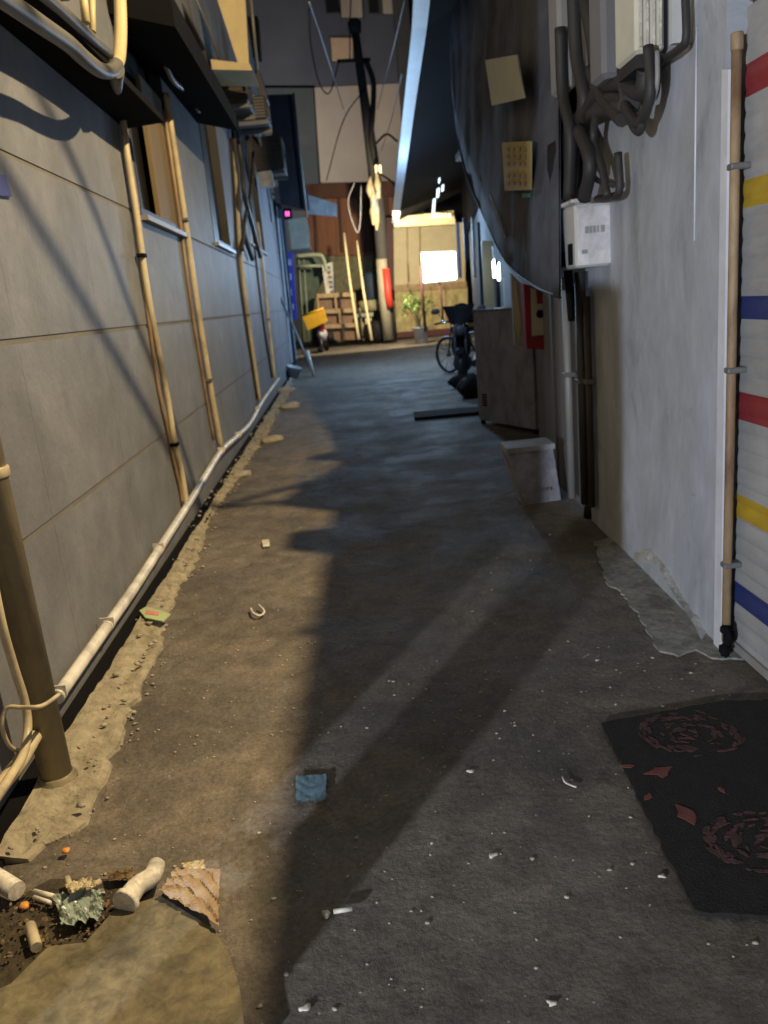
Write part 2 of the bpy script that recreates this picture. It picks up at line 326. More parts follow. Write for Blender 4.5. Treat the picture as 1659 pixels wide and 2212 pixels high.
# smoother slab in the bottom left corner and the drain pit beside it
s_ = MB(); pp = [G(x, y) for x, y in [(-60, 2190), (30, 2150), (110, 2068), (190, 2060), (250, 1990), (350, 1958), (468, 2032), (500, 2090), (520, 2150), (540, 2300), (-200, 2500)]]
s_.prism([p+Vector((0, 0, .012)) for p in pp], (0, 0, .022)); s_.build('pavement', 'slab', kind='structure')
# pale concrete apron at the foot of the right wall
s_ = MB(); pp = [G(x, y) for x, y in [(1285, 1175), (1310, 1262), (1350, 1290), (1390, 1350), (1425, 1412), (1470, 1420), (1500, 1408), (1530, 1425), (1600, 1430), (1640, 1300), (1330, 1160)]]
ar = random.Random(8); pj = []
for a_, b_ in zip(pp, pp[1:]+pp[:1]):
    n_ = max(2, int((b_-a_).length/.03))
    for i in range(n_): p = a_.lerp(b_, i/n_); pj.append(p+Vector((ar.uniform(-.012, .012), ar.uniform(-.01, .01), 0)))
s_.prism([p+Vector((0, 0, .004)) for p in pj], (0, 0, .009)); s_.build('path', 'pale_patch', kind='structure')
# ================================================================ LEFT BUILDING
lb = thing('tiled_building', (-1.5, 10, 0), 'left hand building clad in glossy grey panels with tall windows', 'building')
WIN = [(5.85, 7.38, 2.25, 4.2), (9.3, 10.75, 2.32, 4.6), (13.4, 16.2, 2.6, 4.8)]
def wallseg(m, y0, y1, z0, z1, off=0, th=.14):
    m.hexa([(LX(y0)+off-th, y0, z0), (LX(y0)+off, y0, z0), (LX(y1)+off, y1, z0), (LX(y1)+off-th, y1, z0), (LX(y0)+off-th, y0, z1), (LX(y0)+off, y0, z1), (LX(y1)+off, y1, z1), (LX(y1)+off-th, y1, z1)])
bk = MB(); yb = [.68]+[v for w_ in WIN for v in w_[:2]]+[20.4]
m = MB()
zj = [.02, .75, 1.475, 2.2]
ycuts = [.68]+[1.15*i+.95 for i in range(0, 17)]+[20.4]
for a, b in zip(ycuts[:-1], ycuts[1:]):
    for z0, z1 in zip(zj[:-1], zj[1:]):
        wallseg(m, a+.0008, b-.0008, z0+.012, z1-.012, 0, .003)
segs = [(.68, 5.85), (7.38, 9.3), (10.75, 13.4), (16.2, 20.4)]
for a, b in segs: wallseg(m, a+.002, b-.002, 2.209, 7.0, 0, .004)
for (a, b, z0, z1) in WIN:
    wallseg(m, a, b, 2.209, z0, 0, .004); wallseg(m, a, b, z1, 7.0, 0, .004)
m.build('wall', 'panel', lb)
m = MB(); wallseg(m, .68, 20.4, -.05, 2.207, -.005, .25)
for a, b in segs: wallseg(m, a, b, 2.208, 7.0, -.005, .25)
for (a, b, z0, z1) in WIN: wallseg(m, a, b, 2.208, z0, -.005, .25); wallseg(m, a, b, z1, 7.0, -.005, .25)
m.hexa([(-6, .69, -.05), (-1.5, .69, -.05), (-1.8, 20.4, -.05), (-6, 20.4, -.05), (-6, .69, 7), (-1.55, .69, 7), (-1.8, 20.4, 7), (-6, 20.4, 7)])
m.build('wall_core', 'grout', lb)
m = MB(); m.hexa([(LX(.7)-.02, .7, -.04), (LX(.7)+.11, .7, -.04), (LX(20.3)+.11, 20.3, -.04), (LX(20.3)-.02, 20.3, -.04), (LX(.7)-.02, .7, .016), (LX(.7)+.11, .7, .016), (LX(20.3)+.11, 20.3, .016), (LX(20.3)-.02, 20.3, .016)]); m.build('base_shade_strip', 'black', lb)  # black strip painted in for the shadowed gap at the wall foot
for wi, (a, b, z0, z1) in enumerate(WIN):
    m = MB(); t = .045
    for (p, q, r_, s2) in [(a-.03, b+.03, z0-.05, z0), (a, a+t, z0, z1), (b-t, b, z0, z1), (a+t, b-t, z1-t, z1)]: wallseg(m, p, q, r_, s2, .006, .10)
    f = m.build('window', 'dark_metal', lb)
    m = MB(); wallseg(m, a+t, b-t, z0, z1-t, -.09, .02); m.build('pane', 'glass_dark', f)
    m = MB(); wallseg(m, a-.05, b+.05, z0-.085, z0-.052, .05, .12); m.build('sill', 'frame_grey', f)
    if wi == 0:
        m = MB(); wallseg(m, 6.55, b-t-.01, z0+.004, 3.25, -.012, .03); m.build('shutter', 'shutter_ochre', f)
# small blue address plate
m = MB(); q = [L(-30, 372, .012), L(12, 378, .012), L(26, 425, .012), L(-22, 420, .012)]; m.prism(q, (-.01, 0, 0)); m.build('address_plate', 'blue_label', label='small dark blue plate on grey panels at left picture edge', cat='plate')
# downpipe standing on the kerb, tied with cable
b0 = Vector((-1.145, 2.47, .03)); m = MB(); m.tube([b0, b0+Vector((-.005, 0, 3.6))], .052, 20)
dp = thing('downpipe', b0, 'thick dirty brown downpipe standing on the kerb in the near left corner', 'pipe')
m.build('pipe', 'old_pipe', dp)
m = MB(); m.lathe(b0-Vector((0, 0, .01)), [(.068, 0), (.066, .015), (.058, .022), (.057, .03), (.054, .03)], 20); m.build('collar', 'old_pipe', dp)
m = MB(); m.lathe(b0+Vector((0, 0, 1.05)), [(.055, 0), (.058, .004), (.058, .03), (.055, .034)], 20); m.build('band', 'beige_pvc', dp)
# near cable with loop
m = MB(); pts = [L(-40, 1120, .16), L(0, 1330, .15), L(30, 1440, .14), L(52, 1510, .14), L(60, 1570, .14), L(50, 1630, .15), L(20, 1680, .15), L(-20, 1740, .15)]
m.tube(pts, .014, 10, curve=6)
m.tube([L(128, 1500, .20), L(90, 1525, .23), L(48, 1528, .17), L(15, 1530, .12), L(5, 1570, .1), L(20, 1610, .1), L(45, 1625, .1)], .007, 8, curve=6)
m.build('tied_cable', 'beige_pvc', label='cream cable looped and tied round the thick brown downpipe', cat='cable')
m = MB(); m.tube([L(75, 1590, .12), L(40, 1650, .11), L(0, 1700, .11), L(-60, 1790, .11)], .024, 12, curve=5)
m.build('short_conduit', 'beige_pvc', label='short thick cream conduit emerging left of the brown downpipe', cat='conduit')
# wall conduits, each with its clips
def conduit(pix, off, r, label, mt='beige_pvc', clips=(), group='cream conduits rising up the tiled wall', cm='steel'):
    pts = [L(x, y, off) for x, y in pix]; root = thing('wall_conduit', pts[-1], label, 'conduit', group)
    m = MB(); m.tube(pts, r, 12, curve=6); m.build('tube', mt, root)
    for (x, y) in clips:
        p = L(x, y, off); m = MB(); m.box(p.x-r*1.25, p.x+r*1.25, p.y-r*1.8, p.y+r*1.8, p.z-.012, p.z+.012, .003); m.build('clip', cm, root)
    return root
conduit([(262, 215), (270, 300), (285, 400), (296, 470), (306, 545), (317, 620), (333, 710), (350, 800), (365, 880), (377, 960), (390, 1010), (397, 1050), (403, 1092)], .04, .021, 'cream conduit nearest the camera with kinked foot and black joint', clips=[(306, 552), (377, 960)], cm='black')
conduit([(260, 215), (268, 320), (284, 420), (299, 545), (322, 700), (343, 840), (362, 930), (376, 1000), (388, 1050), (394, 1085)], .016, .013, 'thin brown pipe close beside the nearest cream conduit', mt='rust', group='brown pipes beside the conduits')
conduit([(358, 200), (372, 290), (387, 390), (400, 475), (416, 590), (435, 715), (452, 820), (462, 880), (478, 968)], .04, .026, 'cream conduit at the right edge of the ochre shuttered window', clips=[(400, 475), (452, 820)])
conduit([(355, 240), (368, 330), (392, 500), (412, 650), (436, 800), (462, 950)], .016, .014, 'thin brown pipe hugging the second cream conduit', mt='rust', group='brown pipes beside the conduits')
conduit([(505, 330), (512, 430), (519, 540), (535, 680), (550, 790), (561, 866)], .04, .028, 'third cream conduit, between the second and third windows', clips=[(535, 680)])
conduit([(498, 300), (506, 420), (514, 560), (532, 700), (556, 862)], .02, .016, 'dark narrow pipe beside the third cream conduit', mt='dark_metal', group='dark pipes on the tiled wall')
conduit([(556, 480), (566, 560), (580, 690), (594, 818)], .04, .028, 'farthest cream conduit, below the last window', clips=[(580, 690)])
conduit([(540, 430), (553, 560), (570, 700), (588, 815)], .02, .018, 'dark narrow pipe beside the farthest cream conduit', mt='dark_metal', group='dark pipes on the tiled wall')
# long white conduit running along the wall foot
pix = [(122, 1508), (170, 1440), (230, 1355), (290, 1270), (345, 1185), (400, 1100), (440, 1035), (478, 975), (512, 943), (540, 915), (562, 875), (580, 848), (602, 818)]
pts = [L(x, y, .05) for x, y in pix]; root = thing('floor_conduit', pts[0], 'long white conduit running along the foot of the tiled wall', 'conduit')
m = MB(); m.tube(pts, .026, 14, curve=6); m.build('tube', 'white_pvc', root)
for (x, y) in [(126, 1502), (232, 1352), (343, 1188), (478, 975), (515, 941), (556, 885)]:
    i = min(range(len(pix)), key=lambda q: abs(pix[q][0]-x)); p = L(x, y, .05)
    m = MB(); a = pts[max(i-1, 0)]; b = pts[min(i+1, len(pts)-1)]; d = (b-a).normalized(); m.tube([p-d*.02, p+d*.02], .029, 12); m.box(p.x-.03, p.x+.034, p.y-.004, p.y+.004, p.z-.004, p.z+.04); m.build('clip', 'white_pvc', root)
# ---- cage and air conditioner over the near wall
cg = thing('air_conditioner_cage', (-1.1, 3.7, 2.6), 'bent grey tubular cage hanging in the top left corner', 'cage')
m = MB(); m.tube([L(-60, -50, .27), L(22, 7, .27), L(91, 55, .27), L(146, 93, .27), L(182, 126, .27), L(214, 150, .27), L(238, 154, .27), L(252, 140, .27)], .034, 14, curve=6); m.build('lower_rail', 'steel', cg)
m = MB(); m.tube([L(252, 140, .27), L(258, 118, .27), L(261, 55, .27), L(258, -40, .27)], .033, 14, curve=6); m.build('upright', 'cream_metal', cg)
m = MB(); m.tube([L(60, -40, .25), L(120, 11, .25), L(182, 69, .25), L(236, 116, .25)], .026, 10, curve=5); m.build('inner_rail', 'steel', cg)
m = MB(); m.tube([L(176, -40, .23), L(186, 50, .23)], .02, 8); m.tube([L(198, -40, .23), L(200, 70, .23)], .016, 8); m.build('bar', 'cream_metal', cg)
m = MB(); m.tube([L(250, 150, .25), L(252, 182, .2), L(258, 215, .06)], [.045, .03, .024], 12, curve=4); m.build('socket', 'steel', cg)
ac = thing('air_conditioner', (-1.0, 3.6, 2.9), 'dark condenser unit boxed inside the near tubular cage', 'air conditioner', 'condenser units on the left wall')
def acunit(root, x0, x1, y0, y1, z0, z1, body='dark_metal', grille='dark_brown', side=1):
    m = MB(); m.box(x0, x1, y0, y1, z0, z1, .015); m.build('casing', body, root)
    cy, cz, r = (y0+y1)/2, (z0+z1)/2, min(y1-y0, z1-z0)*.4; m = MB()
    for q in (1, .75, .5, .25): m.tube([(x1+.008, cy+r*q*math.cos(a*.314), cz+r*q*math.sin(a*.314)) for a in range(21)], .006, 5, caps=False)
    for a in range(8): m.tube([(x1+.008, cy, cz), (x1+.008, cy+r*math.cos(a*.785), cz+r*math.sin(a*.785))], .005, 5)
    m.build('grille', grille, root)
acunit(ac, -1.27, -1.0, 3.0, 3.85, 2.82, 3.45, 'ac_cream')
# eave of the tiled building
m = MB(); m.hexa([(-1.28, -.5, 2.74), (-1.03, -.5, 2.74), (-1.07, 5.75, 2.74), (-1.36, 5.75, 2.72), (-1.28, -.5, 2.80), (-1.03, -.5, 2.78), (-1.07, 5.75, 2.78), (-1.36, 5.75, 2.80)])
m.build('eave_sheet', 'black', lb)
# messy services hanging under the upper floor: each a thing
def pixbox(px0, px1, py0, py1, Y0, depth, offx, name, mt, label, cat, group=None, parts=None):
    a = at(px0, py1, Y0); b = at(px1, py0, Y0); root = thing(name, (a.x, Y0, a.z), label, cat, group)
    return a, b, root
def cond(px0, px1, py0, py1, Y, dep, label, body, gr):
    a, b, root = pixbox(px0, px1, py0, py1, Y, dep, 0, 'air_conditioner', body, label, 'air conditioner', 'condenser units on the left wall')
    m = MB(); m.box(a.x, b.x, Y, Y+dep, a.z, b.z, .02); m.build('casing', body, root)
    m = MB(); n = 7
    for i in range(n):
        z = a.z+(b.z-a.z)*(i+.8)/(n+.6); m.box(a.x+.03, b.x-.03, Y-.012, Y-.002, z-.008, z+.008)
    m.build('grille', gr, root)
    cy, cz, r = Y+dep/2, (a.z+b.z)/2, min(dep, b.z-a.z)*.4; m = MB()
    for q in (1, .6, .3): m.tube([(b.x+.006, cy+r*q*math.cos(t*.314), cz+r*q*math.sin(t*.314)) for t in range(21)], .007, 5, caps=False)
    m.build('fan_guard', gr, root)
    for yy in (Y+.05, Y+dep-.08): m = MB(); m.box(a.x-.25, b.x, yy, yy+.03, a.z-.06, a.z-.004); m.build('bracket', 'steel', root)
    return root
cond(455, 528, 150, 225, 11.0, .8, 'dark condenser unit under the ochre rack', 'dark_brown', 'dark_metal')
cond(505, 572, 205, 262, 13.2, .8, 'dark condenser unit beside the projecting black signboard', 'dark_brown', 'steel')
cond(545, 606, 290, 372, 16.5, .9, 'brown condenser unit level with the third window top', 'dark_brown', 'dark_metal')
cond(628, 662, 468, 540, 24.0, .9, 'cream condenser unit with pale louvres below the slanted light box', 'ac_cream', 'litter_white')
# ochre rack overhead
rk = thing('awning_rack', (-1.2, 9.5, 4.2), 'ochre lit metal rack hanging high above the second window', 'rack')
m = MB(); P0 = [(458, -30), (528, -30), (538, 150), (515, 140), (468, -5)]; m.prism([at(x, y, 10.2) for x, y in P0], (0, .06, 0)); m.build('side_plate', 'cream_metal', rk)
m = MB(); m.prism([at(x, y, 10.0) for x, y in [(455, 128), (540, 138), (545, 152), (458, 150)]], (0, .7, 0)); m.build('tray', 'cream_metal', rk)
m = MB(); m.tube([at(415, -20, 9.6), at(450, 60, 9.9), at(478, 140, 10.1)], .012, 8); m.tube([at(540, -20, 10.3), at(556, 150, 10.5)], .02, 8); m.build('strut', 'steel', rk)
m = MB(); m.hexa([(-1.36, 5.80, 3.42), (-.92, 5.80, 3.30), (-.96, 9.2, 3.34), (-1.40, 9.2, 3.46), (-1.36, 5.80, 4.4), (-.92, 5.80, 3.5), (-.96, 9.2, 3.5), (-1.40, 9.2, 4.4)])  # awning added to keep the window top in shade
m.build('shade_awning', 'black', label='black awning added to shade the top of the ochre shuttered window', cat='awning')
# projecting black signboard, sign box and pink light
sg = thing('projecting_sign', at(580, 440, 19.5), 'tall black signboard projecting from the left wall', 'sign')
m = MB(); pp = [(576, 205), (633, 203), (660, 452), (606, 440)]; m.prism([at(x, y, 19.5) for x, y in pp], (0, .22, 0)); m.build('board', 'bike_dark', sg)
m = MB(); m.tube([at(634, 200, 19.45), at(647, 320, 19.45), at(664, 470, 19.45)], .018, 8); m.build('edge_strip', 'steel', sg)
m = MB(); m.box(at(600, 300, 19.7).x-.5, at(600, 300, 19.7).x, 19.55, 19.6, at(600, 250, 19.6).z, at(600, 245, 19.6).z+.03); m.build('bracket', 'steel', sg)
m = MB(); m.prism([at(x, y, 20.5) for x, y in [(590, 402), (664, 410), (668, 452), (596, 450)]], (0, .35, 0))
sb = thing('sign_box', at(590, 450, 20.5), 'grey box sign with faint marks below the tall black signboard', 'sign'); m.build('box', 'dark_metal', sb)
m = MB()
for i in range(6): m.prism([at(x, y, 20.49) for x, y in [(606+i*9, 414), (609+i*9, 414), (610+i*9, 430), (607+i*9, 430)]], (0, -.006, 0))
m.build('lettering', 'frame_grey', sb)
m = MB(); m.prism([at(x, y, 22.5) for x, y in [(656, 418), (728, 440), (728, 468), (662, 462)]], (0, .12, 0)); m.build('slanted_panel', 'bucket', label='pale slanted panel sticking out beside the grey box sign', cat='panel')
pl = thing('indicator_light', at(620, 470, 20.2), 'small pink glowing indicator light on the far left wall', 'light')
m = MB(); m.box(at(612, 460, 20.2).x, at(630, 460, 20.2).x, 20.2, 20.3, at(612, 474, 20.2).z, at(612, 450, 20.2).z); m.build('housing', 'black', pl)
m = MB(); [m.prism([at(x+dx, y, 20.195) for x, y in [(616, 457), (620, 457), (620, 467), (617, 467)]], (0, -.01, 0)) for dx in (0, 5)]; m.build('lens', 'led_pink', pl)
# blue vertical sign with white characters
bs = thing('vertical_sign', at(640, 690, 21.0), 'narrow blue vertical sign with four white characters', 'sign')
Bq = [(613, 545), (632, 545), (642, 690), (622, 690)]
m = MB(); m.prism([at(x, y, 20.8) for x, y in Bq], (0, .12, 0)); m.build('board', 'blue_sign', bs)
m = MB()
def gl(cx, cy, strokes):
    for (x0, y0, x1, y1) in strokes: m.prism([at(x, y, 20.79) for x, y in [(cx+x0, cy+y0), (cx+x1, cy+y0), (cx+x1+.7, cy+y1), (cx+x0+.7, cy+y1)]], (0, -.006, 0))
gl(618, 560, [(0, 0, 2, 13), (5, 0, 7, 13), (2, 5, 5, 8), (9, 0, 10.5, 13)])
gl(620, 592, [(0, 0, 9, 2), (0, 10, 9, 12), (0, 2, 2, 10), (7, 2, 9, 10)])
gl(622, 624, [(0, 0, 7, 2), (5, 2, 7, 9), (0, 11, 9, 13)])
gl(624, 656, [(0, 0, 2, 12), (4, 0, 6, 12), (2, 5, 4, 7), (8, 0, 10, 12)])
m.build('lettering', 'sign_letter', bs)
# far end door frames of the left building
dr = thing('entrance_frame', (-1.6, 20.6, 0), 'narrow dark entrance with pale blue posts at the end of the tiled wall', 'door')
m = MB(); m.prism([at(x, y, 20.6) for x, y in [(588, 430), (612, 430), (640, 790), (618, 790)]], (0, .1, 0)); m.build('door', 'navy', dr)
for i, (a, b, c_) in enumerate([(575, 612, 3.2), (585, 622, 2.2), (596, 630, 2.6), (604, 640, 1.6)]):
    m = MB(); m.prism([at(x, y, 20.45-.02*i) for x, y in [(a, 395+25*i), (a+c_, 395+25*i), (b+c_, 795-6*i), (b, 795-6*i)]], (0, .05, 0)); m.build('post', 'trim_white' if i % 2 == 0 else 'bucket', dr)
# hoses crossing on the wall
def cable(pts, r, mt, label, name='cable', group=None, curve=8, cat='cable'):
    m = MB(); m.tube(pts, r, 8, curve=curve); return m.build(name, mt, label=label, cat=cat, group=group)
HG = 'dark hoses between the second and third windows'
cable([L(x, y, .06) for x, y in [(470, 180), (500, 260), (512, 380), (520, 480), (545, 560)]], .035, 'dark_brown', 'dark hose leaving the condenser under the ochre rack', 'hose', HG, cat='hose')
cable([L(x, y, .1) for x, y in [(508, 250), (520, 340), (528, 420), (548, 500), (562, 555)]], .035, 'dark_metal', 'dark hose crossing in front of the third cream conduit', 'hose', HG, cat='hose')
cable([L(x, y, .08) for x, y in [(548, 330), (540, 420), (528, 480), (522, 540)]], .03, 'dark_brown', 'dark hose curving back left under the brown condenser', 'hose', HG, cat='hose')
cable([L(x, y, .12) for x, y in [(352, 130), (375, 175), (405, 200), (430, 240)]], .022, 'frame_grey', 'grey pipe slanting down at the top corner of the second window', 'hose', cat='hose')
cable([L(x, y, .14) for x, y in [(545, 200), (556, 280), (570, 345), (580, 420), (588, 480)]], .03, 'bucket', 'pale pipe running down beside the brown condenser', 'hose', cat='hose')
m = MB(); m.prism([at(x, y, 15.8) for x, y in [(556, 372), (585, 368), (592, 400), (563, 405)]], (0, .25, 0)); m.build('junction_box', 'bucket', label='small pale junction box under the brown condenser', cat='box')
m = MB(); m.prism([at(x, y, 14.0) for x, y in [(548, 160), (562, 155), (578, 215), (562, 225)]], (0, .4, 0)); m.build('blue_tarpaulin', 'bike_grey', label='folded bluish tarpaulin corner above the dark condenser units', cat='tarpaulin')
m = MB(); m.prism([at(x, y, 15) for x, y in [(534, 36), (556, 34), (562, 122), (546, 122)]], (0, .3, 0)); m.build('vent_duct', 'black', label='tall black duct high on the upper left', cat='duct')
tg = [((448, 168), (453, 172), (459, 188), (453, 183)), ((500, 225), (505, 230), (511, 250), (506, 243)), ((436, 165), (440, 168), (445, 180), (441, 178)), ((467, 160), (470, 162), (474, 176), (471, 173))]
for i, q in enumerate(tg):  # glowing colour on the brighter tags stands in for reflected light
    m = MB(); m.prism([at(x, y, 10.6 if i != 1 else 13) for x, y in q], (0, .03, 0))
    m.build('white_tag', ['glint_glow', 'glint_glow', 'litter_white', 'litter_white'][i], label=['largest tag with a painted glint under the ochre rack', 'tag with a painted glint beside the second condenser', 'dull white tag left of the largest bright tag', 'dull white tag right of the largest bright tag'][i], cat='tag', group='white tags under the ochre rack')
# leaning pole, bucket on the kerb
lp = thing('leaning_pole', at(675, 812, 18.5), 'slim grey pole leaning against the far end of the tiled wall', 'pole')
m = MB(); m.tube([at(604, 640, 19.2), at(640, 720, 18.6), at(676, 808, 18.0)], .025, 8); m.build('shaft', 'steel', lp)
m = MB(); m.tube([at(664, 758, 18.1), at(672, 790, 18.0), at(678, 815, 18.0)], .035, 8); m.build('sleeve', 'white_pvc', lp)
bkx = G(640, 818); m = MB(); m.lathe(bkx+Vector((-.1, .1, .02)), [(.12, 0), (.17, .24), (.18, .25), (.165, .25), (.11, .02)], 20, axis=(.35, -.1, 1)); m.build('bucket', 'bucket', label='grey bucket tipped on the kerb below the leaning pole', cat='bucket')
for (x, y, r, lb_) in [(590, 955, .10, 'flat broken concrete chunk projecting from the kerb'), (520, 1030, .07, 'small loose stone on the ground off the kerb'), (625, 882, .12, 'pale lump of rubble at the far kerb end'), (612, 848, .13, 'largest pale rubble lump at the far kerb end')]:
    m = MB(); m.blob(G(x, y)+Vector((0, 0, r*.3)), r, int(x), 2, .4, (1.3, 1, .5)); m.build('concrete_chunk', 'stone', label=lb_, cat='rubble', group='loose rubble along the kerb')
# ================================================================ RIGHT BUILDING
rb = thing('plaster_building', (1.6, 4.5, 0), 'right hand building with smooth pale plaster wall and rough grey side', 'building')
m = MB()
def rws(m, y0, y1, z0, z1, off=0, th=.3):
    m.hexa([(RX(y0)-off, y0, z0), (RX(y0)-off+th, y0, z0), (RX(y1)-off+th, y1, z0), (RX(y1)-off, y1, z0), (RX(y0)-off, y0, z1), (RX(y0)-off+th, y0, z1), (RX(y1)-off+th, y1, z1), (RX(y1)-off, y1, z1)])
rws(m, 3.0, 4.98, -.05, 3.25); m.build('wall', 'plaster', rb)
m = MB(); rws(m, 4.985, 6.0, -.05, 3.25, -.02, .3)
m.hexa([(1.48, 6.0, -.05), (1.9, 6.0, -.05), (2.3, 8.2, -.05), (1.85, 8.2, -.05), (1.48, 6.0, 3.25), (1.9, 6.0, 3.25), (2.3, 8.2, 3.25), (1.85, 8.2, 3.25)])
m.hexa([(1.86, 8.21, -.05), (2.4, 8.21, -.05), (4.3, 26, -.05), (3.95, 26, -.05), (1.86, 8.21, 3.25), (2.4, 8.21, 3.25), (4.3, 26, 3.25), (3.95, 26, 3.25)])
m.build('rear_wall', 'plaster_dark', rb)
m = MB(); m.prism([(1.36, -6, 3.26), (1.40, 2.8, 3.26), (1.445, 4.22, 3.26), (1.255, 4.38, 3.26), (1.46, 4.95, 3.26), (1.465, 5.05, 3.26), (1.31, 5.15, 3.26), (1.475, 5.30, 3.26), (1.51, 6.1, 3.26), (1.58, 8.3, 3.26), (1.70, 12, 3.26), (5.5, 12, 3.26), (5.5, -6, 3.26)], (0, 0, .08))  # edge flaps added to shape the roof's shadow on the ground
m.hexa([(1.40, -3, 2.5), (1.7, -3, 2.5), (1.75, 2.95, 2.5), (1.45, 2.95, 2.5), (1.40, -3, 3.25), (1.7, -3, 3.25), (1.75, 2.95, 3.25), (1.45, 2.95, 3.25)])
m.build('roof', 'dark_metal', rb)
m = MB(); m.prism([Rr(1559, 150, .012), Rr(1573, 150, .012), Rr(1556, 1425, .012), Rr(1541, 1420, .012)], (.02, -.004, 0)); m.build('corner_trim', 'trim_white', rb)
m = MB()
for (a, b) in [((1505, 60), (1500, 520))]: m.tube([Rr(*a, .004), Rr(*b, .004)], .004, 6)
m.build('wall_cord', 'trim_white', rb)
# crumbling plaster foot
m = MB(); fp = [(1368, 1205), (1395, 1200), (1425, 1225), (1445, 1262), (1470, 1300), (1500, 1345), (1524, 1395)]
rr_ = random.Random(5); up = []; dn = []
for i in range(len(fp)-1):
    for t in (0, .25, .5, .75):
        x = fp[i][0]*(1-t)+fp[i+1][0]*t; y = fp[i][1]*(1-t)+fp[i+1][1]*t
        up.append(Rr(x+rr_.uniform(-3, 3), y-14+rr_.uniform(-6, 6), .006)); dn.append(Rr(x, y+6, .045))
for a, b, c_, d in zip(up[:-1], up[1:], dn[1:], dn[:-1]):
    m.hexa([d, c_, c_+Vector((.05, 0, -.03)), d+Vector((.05, 0, -.03)), a, b, b+Vector((.03, 0, 0)), a+Vector((.03, 0, 0))])
m.build('broken_skirting', 'plaster_chip', label='broken white plaster skirting at the foot of the right wall', cat='skirting')
# rusty corner pipe
rp = thing('corner_pipe', Rr(1572, 1405, .02), 'rusty vertical pipe at the corner beside the striped shutter', 'pipe')
m = MB(); m.tube([Rr(1592, 70, .0), Rr(1585, 500, .0), Rr(1578, 900, .0), Rr(1568, 1385, .0)], .017, 12); m.build('pipe', 'rust', rp)
m = MB(); m.blob(Rr(1567, 1400, .02)+Vector((0, 0, -.005)), .026, 5, 2, .5, (1, 1, 1.1)); m.blob(Rr(1572, 1378, .02), .02, 6, 2, .5, (1, .8, 1.5)); m.lathe(Rr(1569, 1366, .012), [(.021, 0), (.024, .004), (.024, .02), (.02, .024)], 12); m.build('foot', 'black', rp)
m = MB(); m.lathe(Rr(1592, 110, .0), [(.019, 0), (.021, .005), (.021, .05), (.019, .055)], 12); m.build('coupling', 'rust', rp)
for (x, y) in [(1587, 360), (1580, 800), (1571, 1220)]:
    p = Rr(x, y, .0); m = MB(); m.box(p.x-.020, p.x+.05, p.y-.021, p.y+.021, p.z-.011, p.z+.011, .004); m.build('bracket', 'steel', rp)
# striped roller shutter
sh = thing('roller_shutter', (1.44, 2.0, 0), 'grey roller shutter with red, yellow and blue stripes', 'shutter')
ST = [(2.05, 2.16, 1), (1.70, 1.785, 2), (1.31, 1.40, 3), (.95, 1.045, 1), (.57, .665, 2), (.21, .30, 3)]
m = MB(); z = .05; xw = 1.425; dz = .0115
def cs(z):
    for a, b, k_ in ST:
        if a <= z <= b: return k_
    return 0
N = int((2.33-.05)/dz); ring = []
for i in range(N+1):
    zz = .05+i*dz; ph = (zz % .069)/.069; ring.append((xw-.008*(abs(math.sin(math.pi*ph))**.6)+.003, zz))
for i in range(N):
    (xa, za), (xb, zb) = ring[i], ring[i+1]; m.k = cs((za+zb)/2)
    m.add([(xa, -2.5, za), (xa, 2.95, za), (xb, 2.95, zb), (xb, -2.5, zb)], [(0, 1, 2, 3)], False)
m.k = 0; m.build('curtain', ['sh_grey', 'sh_red', 'sh_yel', 'sh_blue'], sh)
m = MB(); m.box(1.44, 1.48, -2.5, 2.95, .02, 2.35); m.build('backing', 'dark_metal', sh)
m = MB(); m.box(1.36, 1.47, -2.5, 2.93, 2.34, 2.75, .02); m.build('hood', 'ac_cream', sh)
m = MB(); m.box(1.405, 1.45, -2.5, 2.95, .015, .049, .005); m.build('bottom_bar', 'frame_grey', sh)
# white meter box
mb = thing('meter_box', (1.3, 4.8, 1.6), 'white electric meter box on the right wall with faint grey marks', 'meter box')
a = Rr(1240, 575, .14); 
y0, y1 = 4.44, 4.95; x1 = RX(4.7)-.004; x0 = x1-.30; z0, z1 = 1.60, 2.0
# box faces the camera: front face at y0
fl = at(1242, 470, 4.45)
m = MB(); X0 = at(1242, 500, 4.45).x; X1 = at(1322, 500, 4.45).x; Z0 = at(1280, 576, 4.45).z; Z1 = at(1280, 436, 4.45).z
m.box(X0, X1, 4.45, 5.05, Z0, Z1, .012); m.build('case', 'meter_side', mb)
m = MB(); m.box(X0+.010, X1-.008, 4.438, 4.449, Z0+.010, Z1-.02, .004); m.build('door', 'meter_white', mb)
m = MB()
for i, (dx, w_) in enumerate([(.05, .02), (.075, .012), (.093, .014), (.115, .008), (.135, .02)]): m.box(X0+dx, X0+dx+w_, 4.434, 4.437, Z1-.155, Z1-.12)
m.box(X0+.03, X0+.06, 4.434, 4.437, Z0+.07, Z0+.09); m.build('lettering', 'ink_grey', mb)
for y0_, y1_, z1_ in ((4.50, 4.56, .13), (4.66, 4.76, .10)): m = MB(); m.box(X0-.012, X0-.001, y0_, y1_, Z0+.02, Z0+z1_); m.build('side_slot', 'black', mb)
m = MB(); m.box(X0-.02, X1+.0, 4.43, 5.07, Z1+.001, Z1+.022, .006); m.build('lid', 'meter_white', mb)
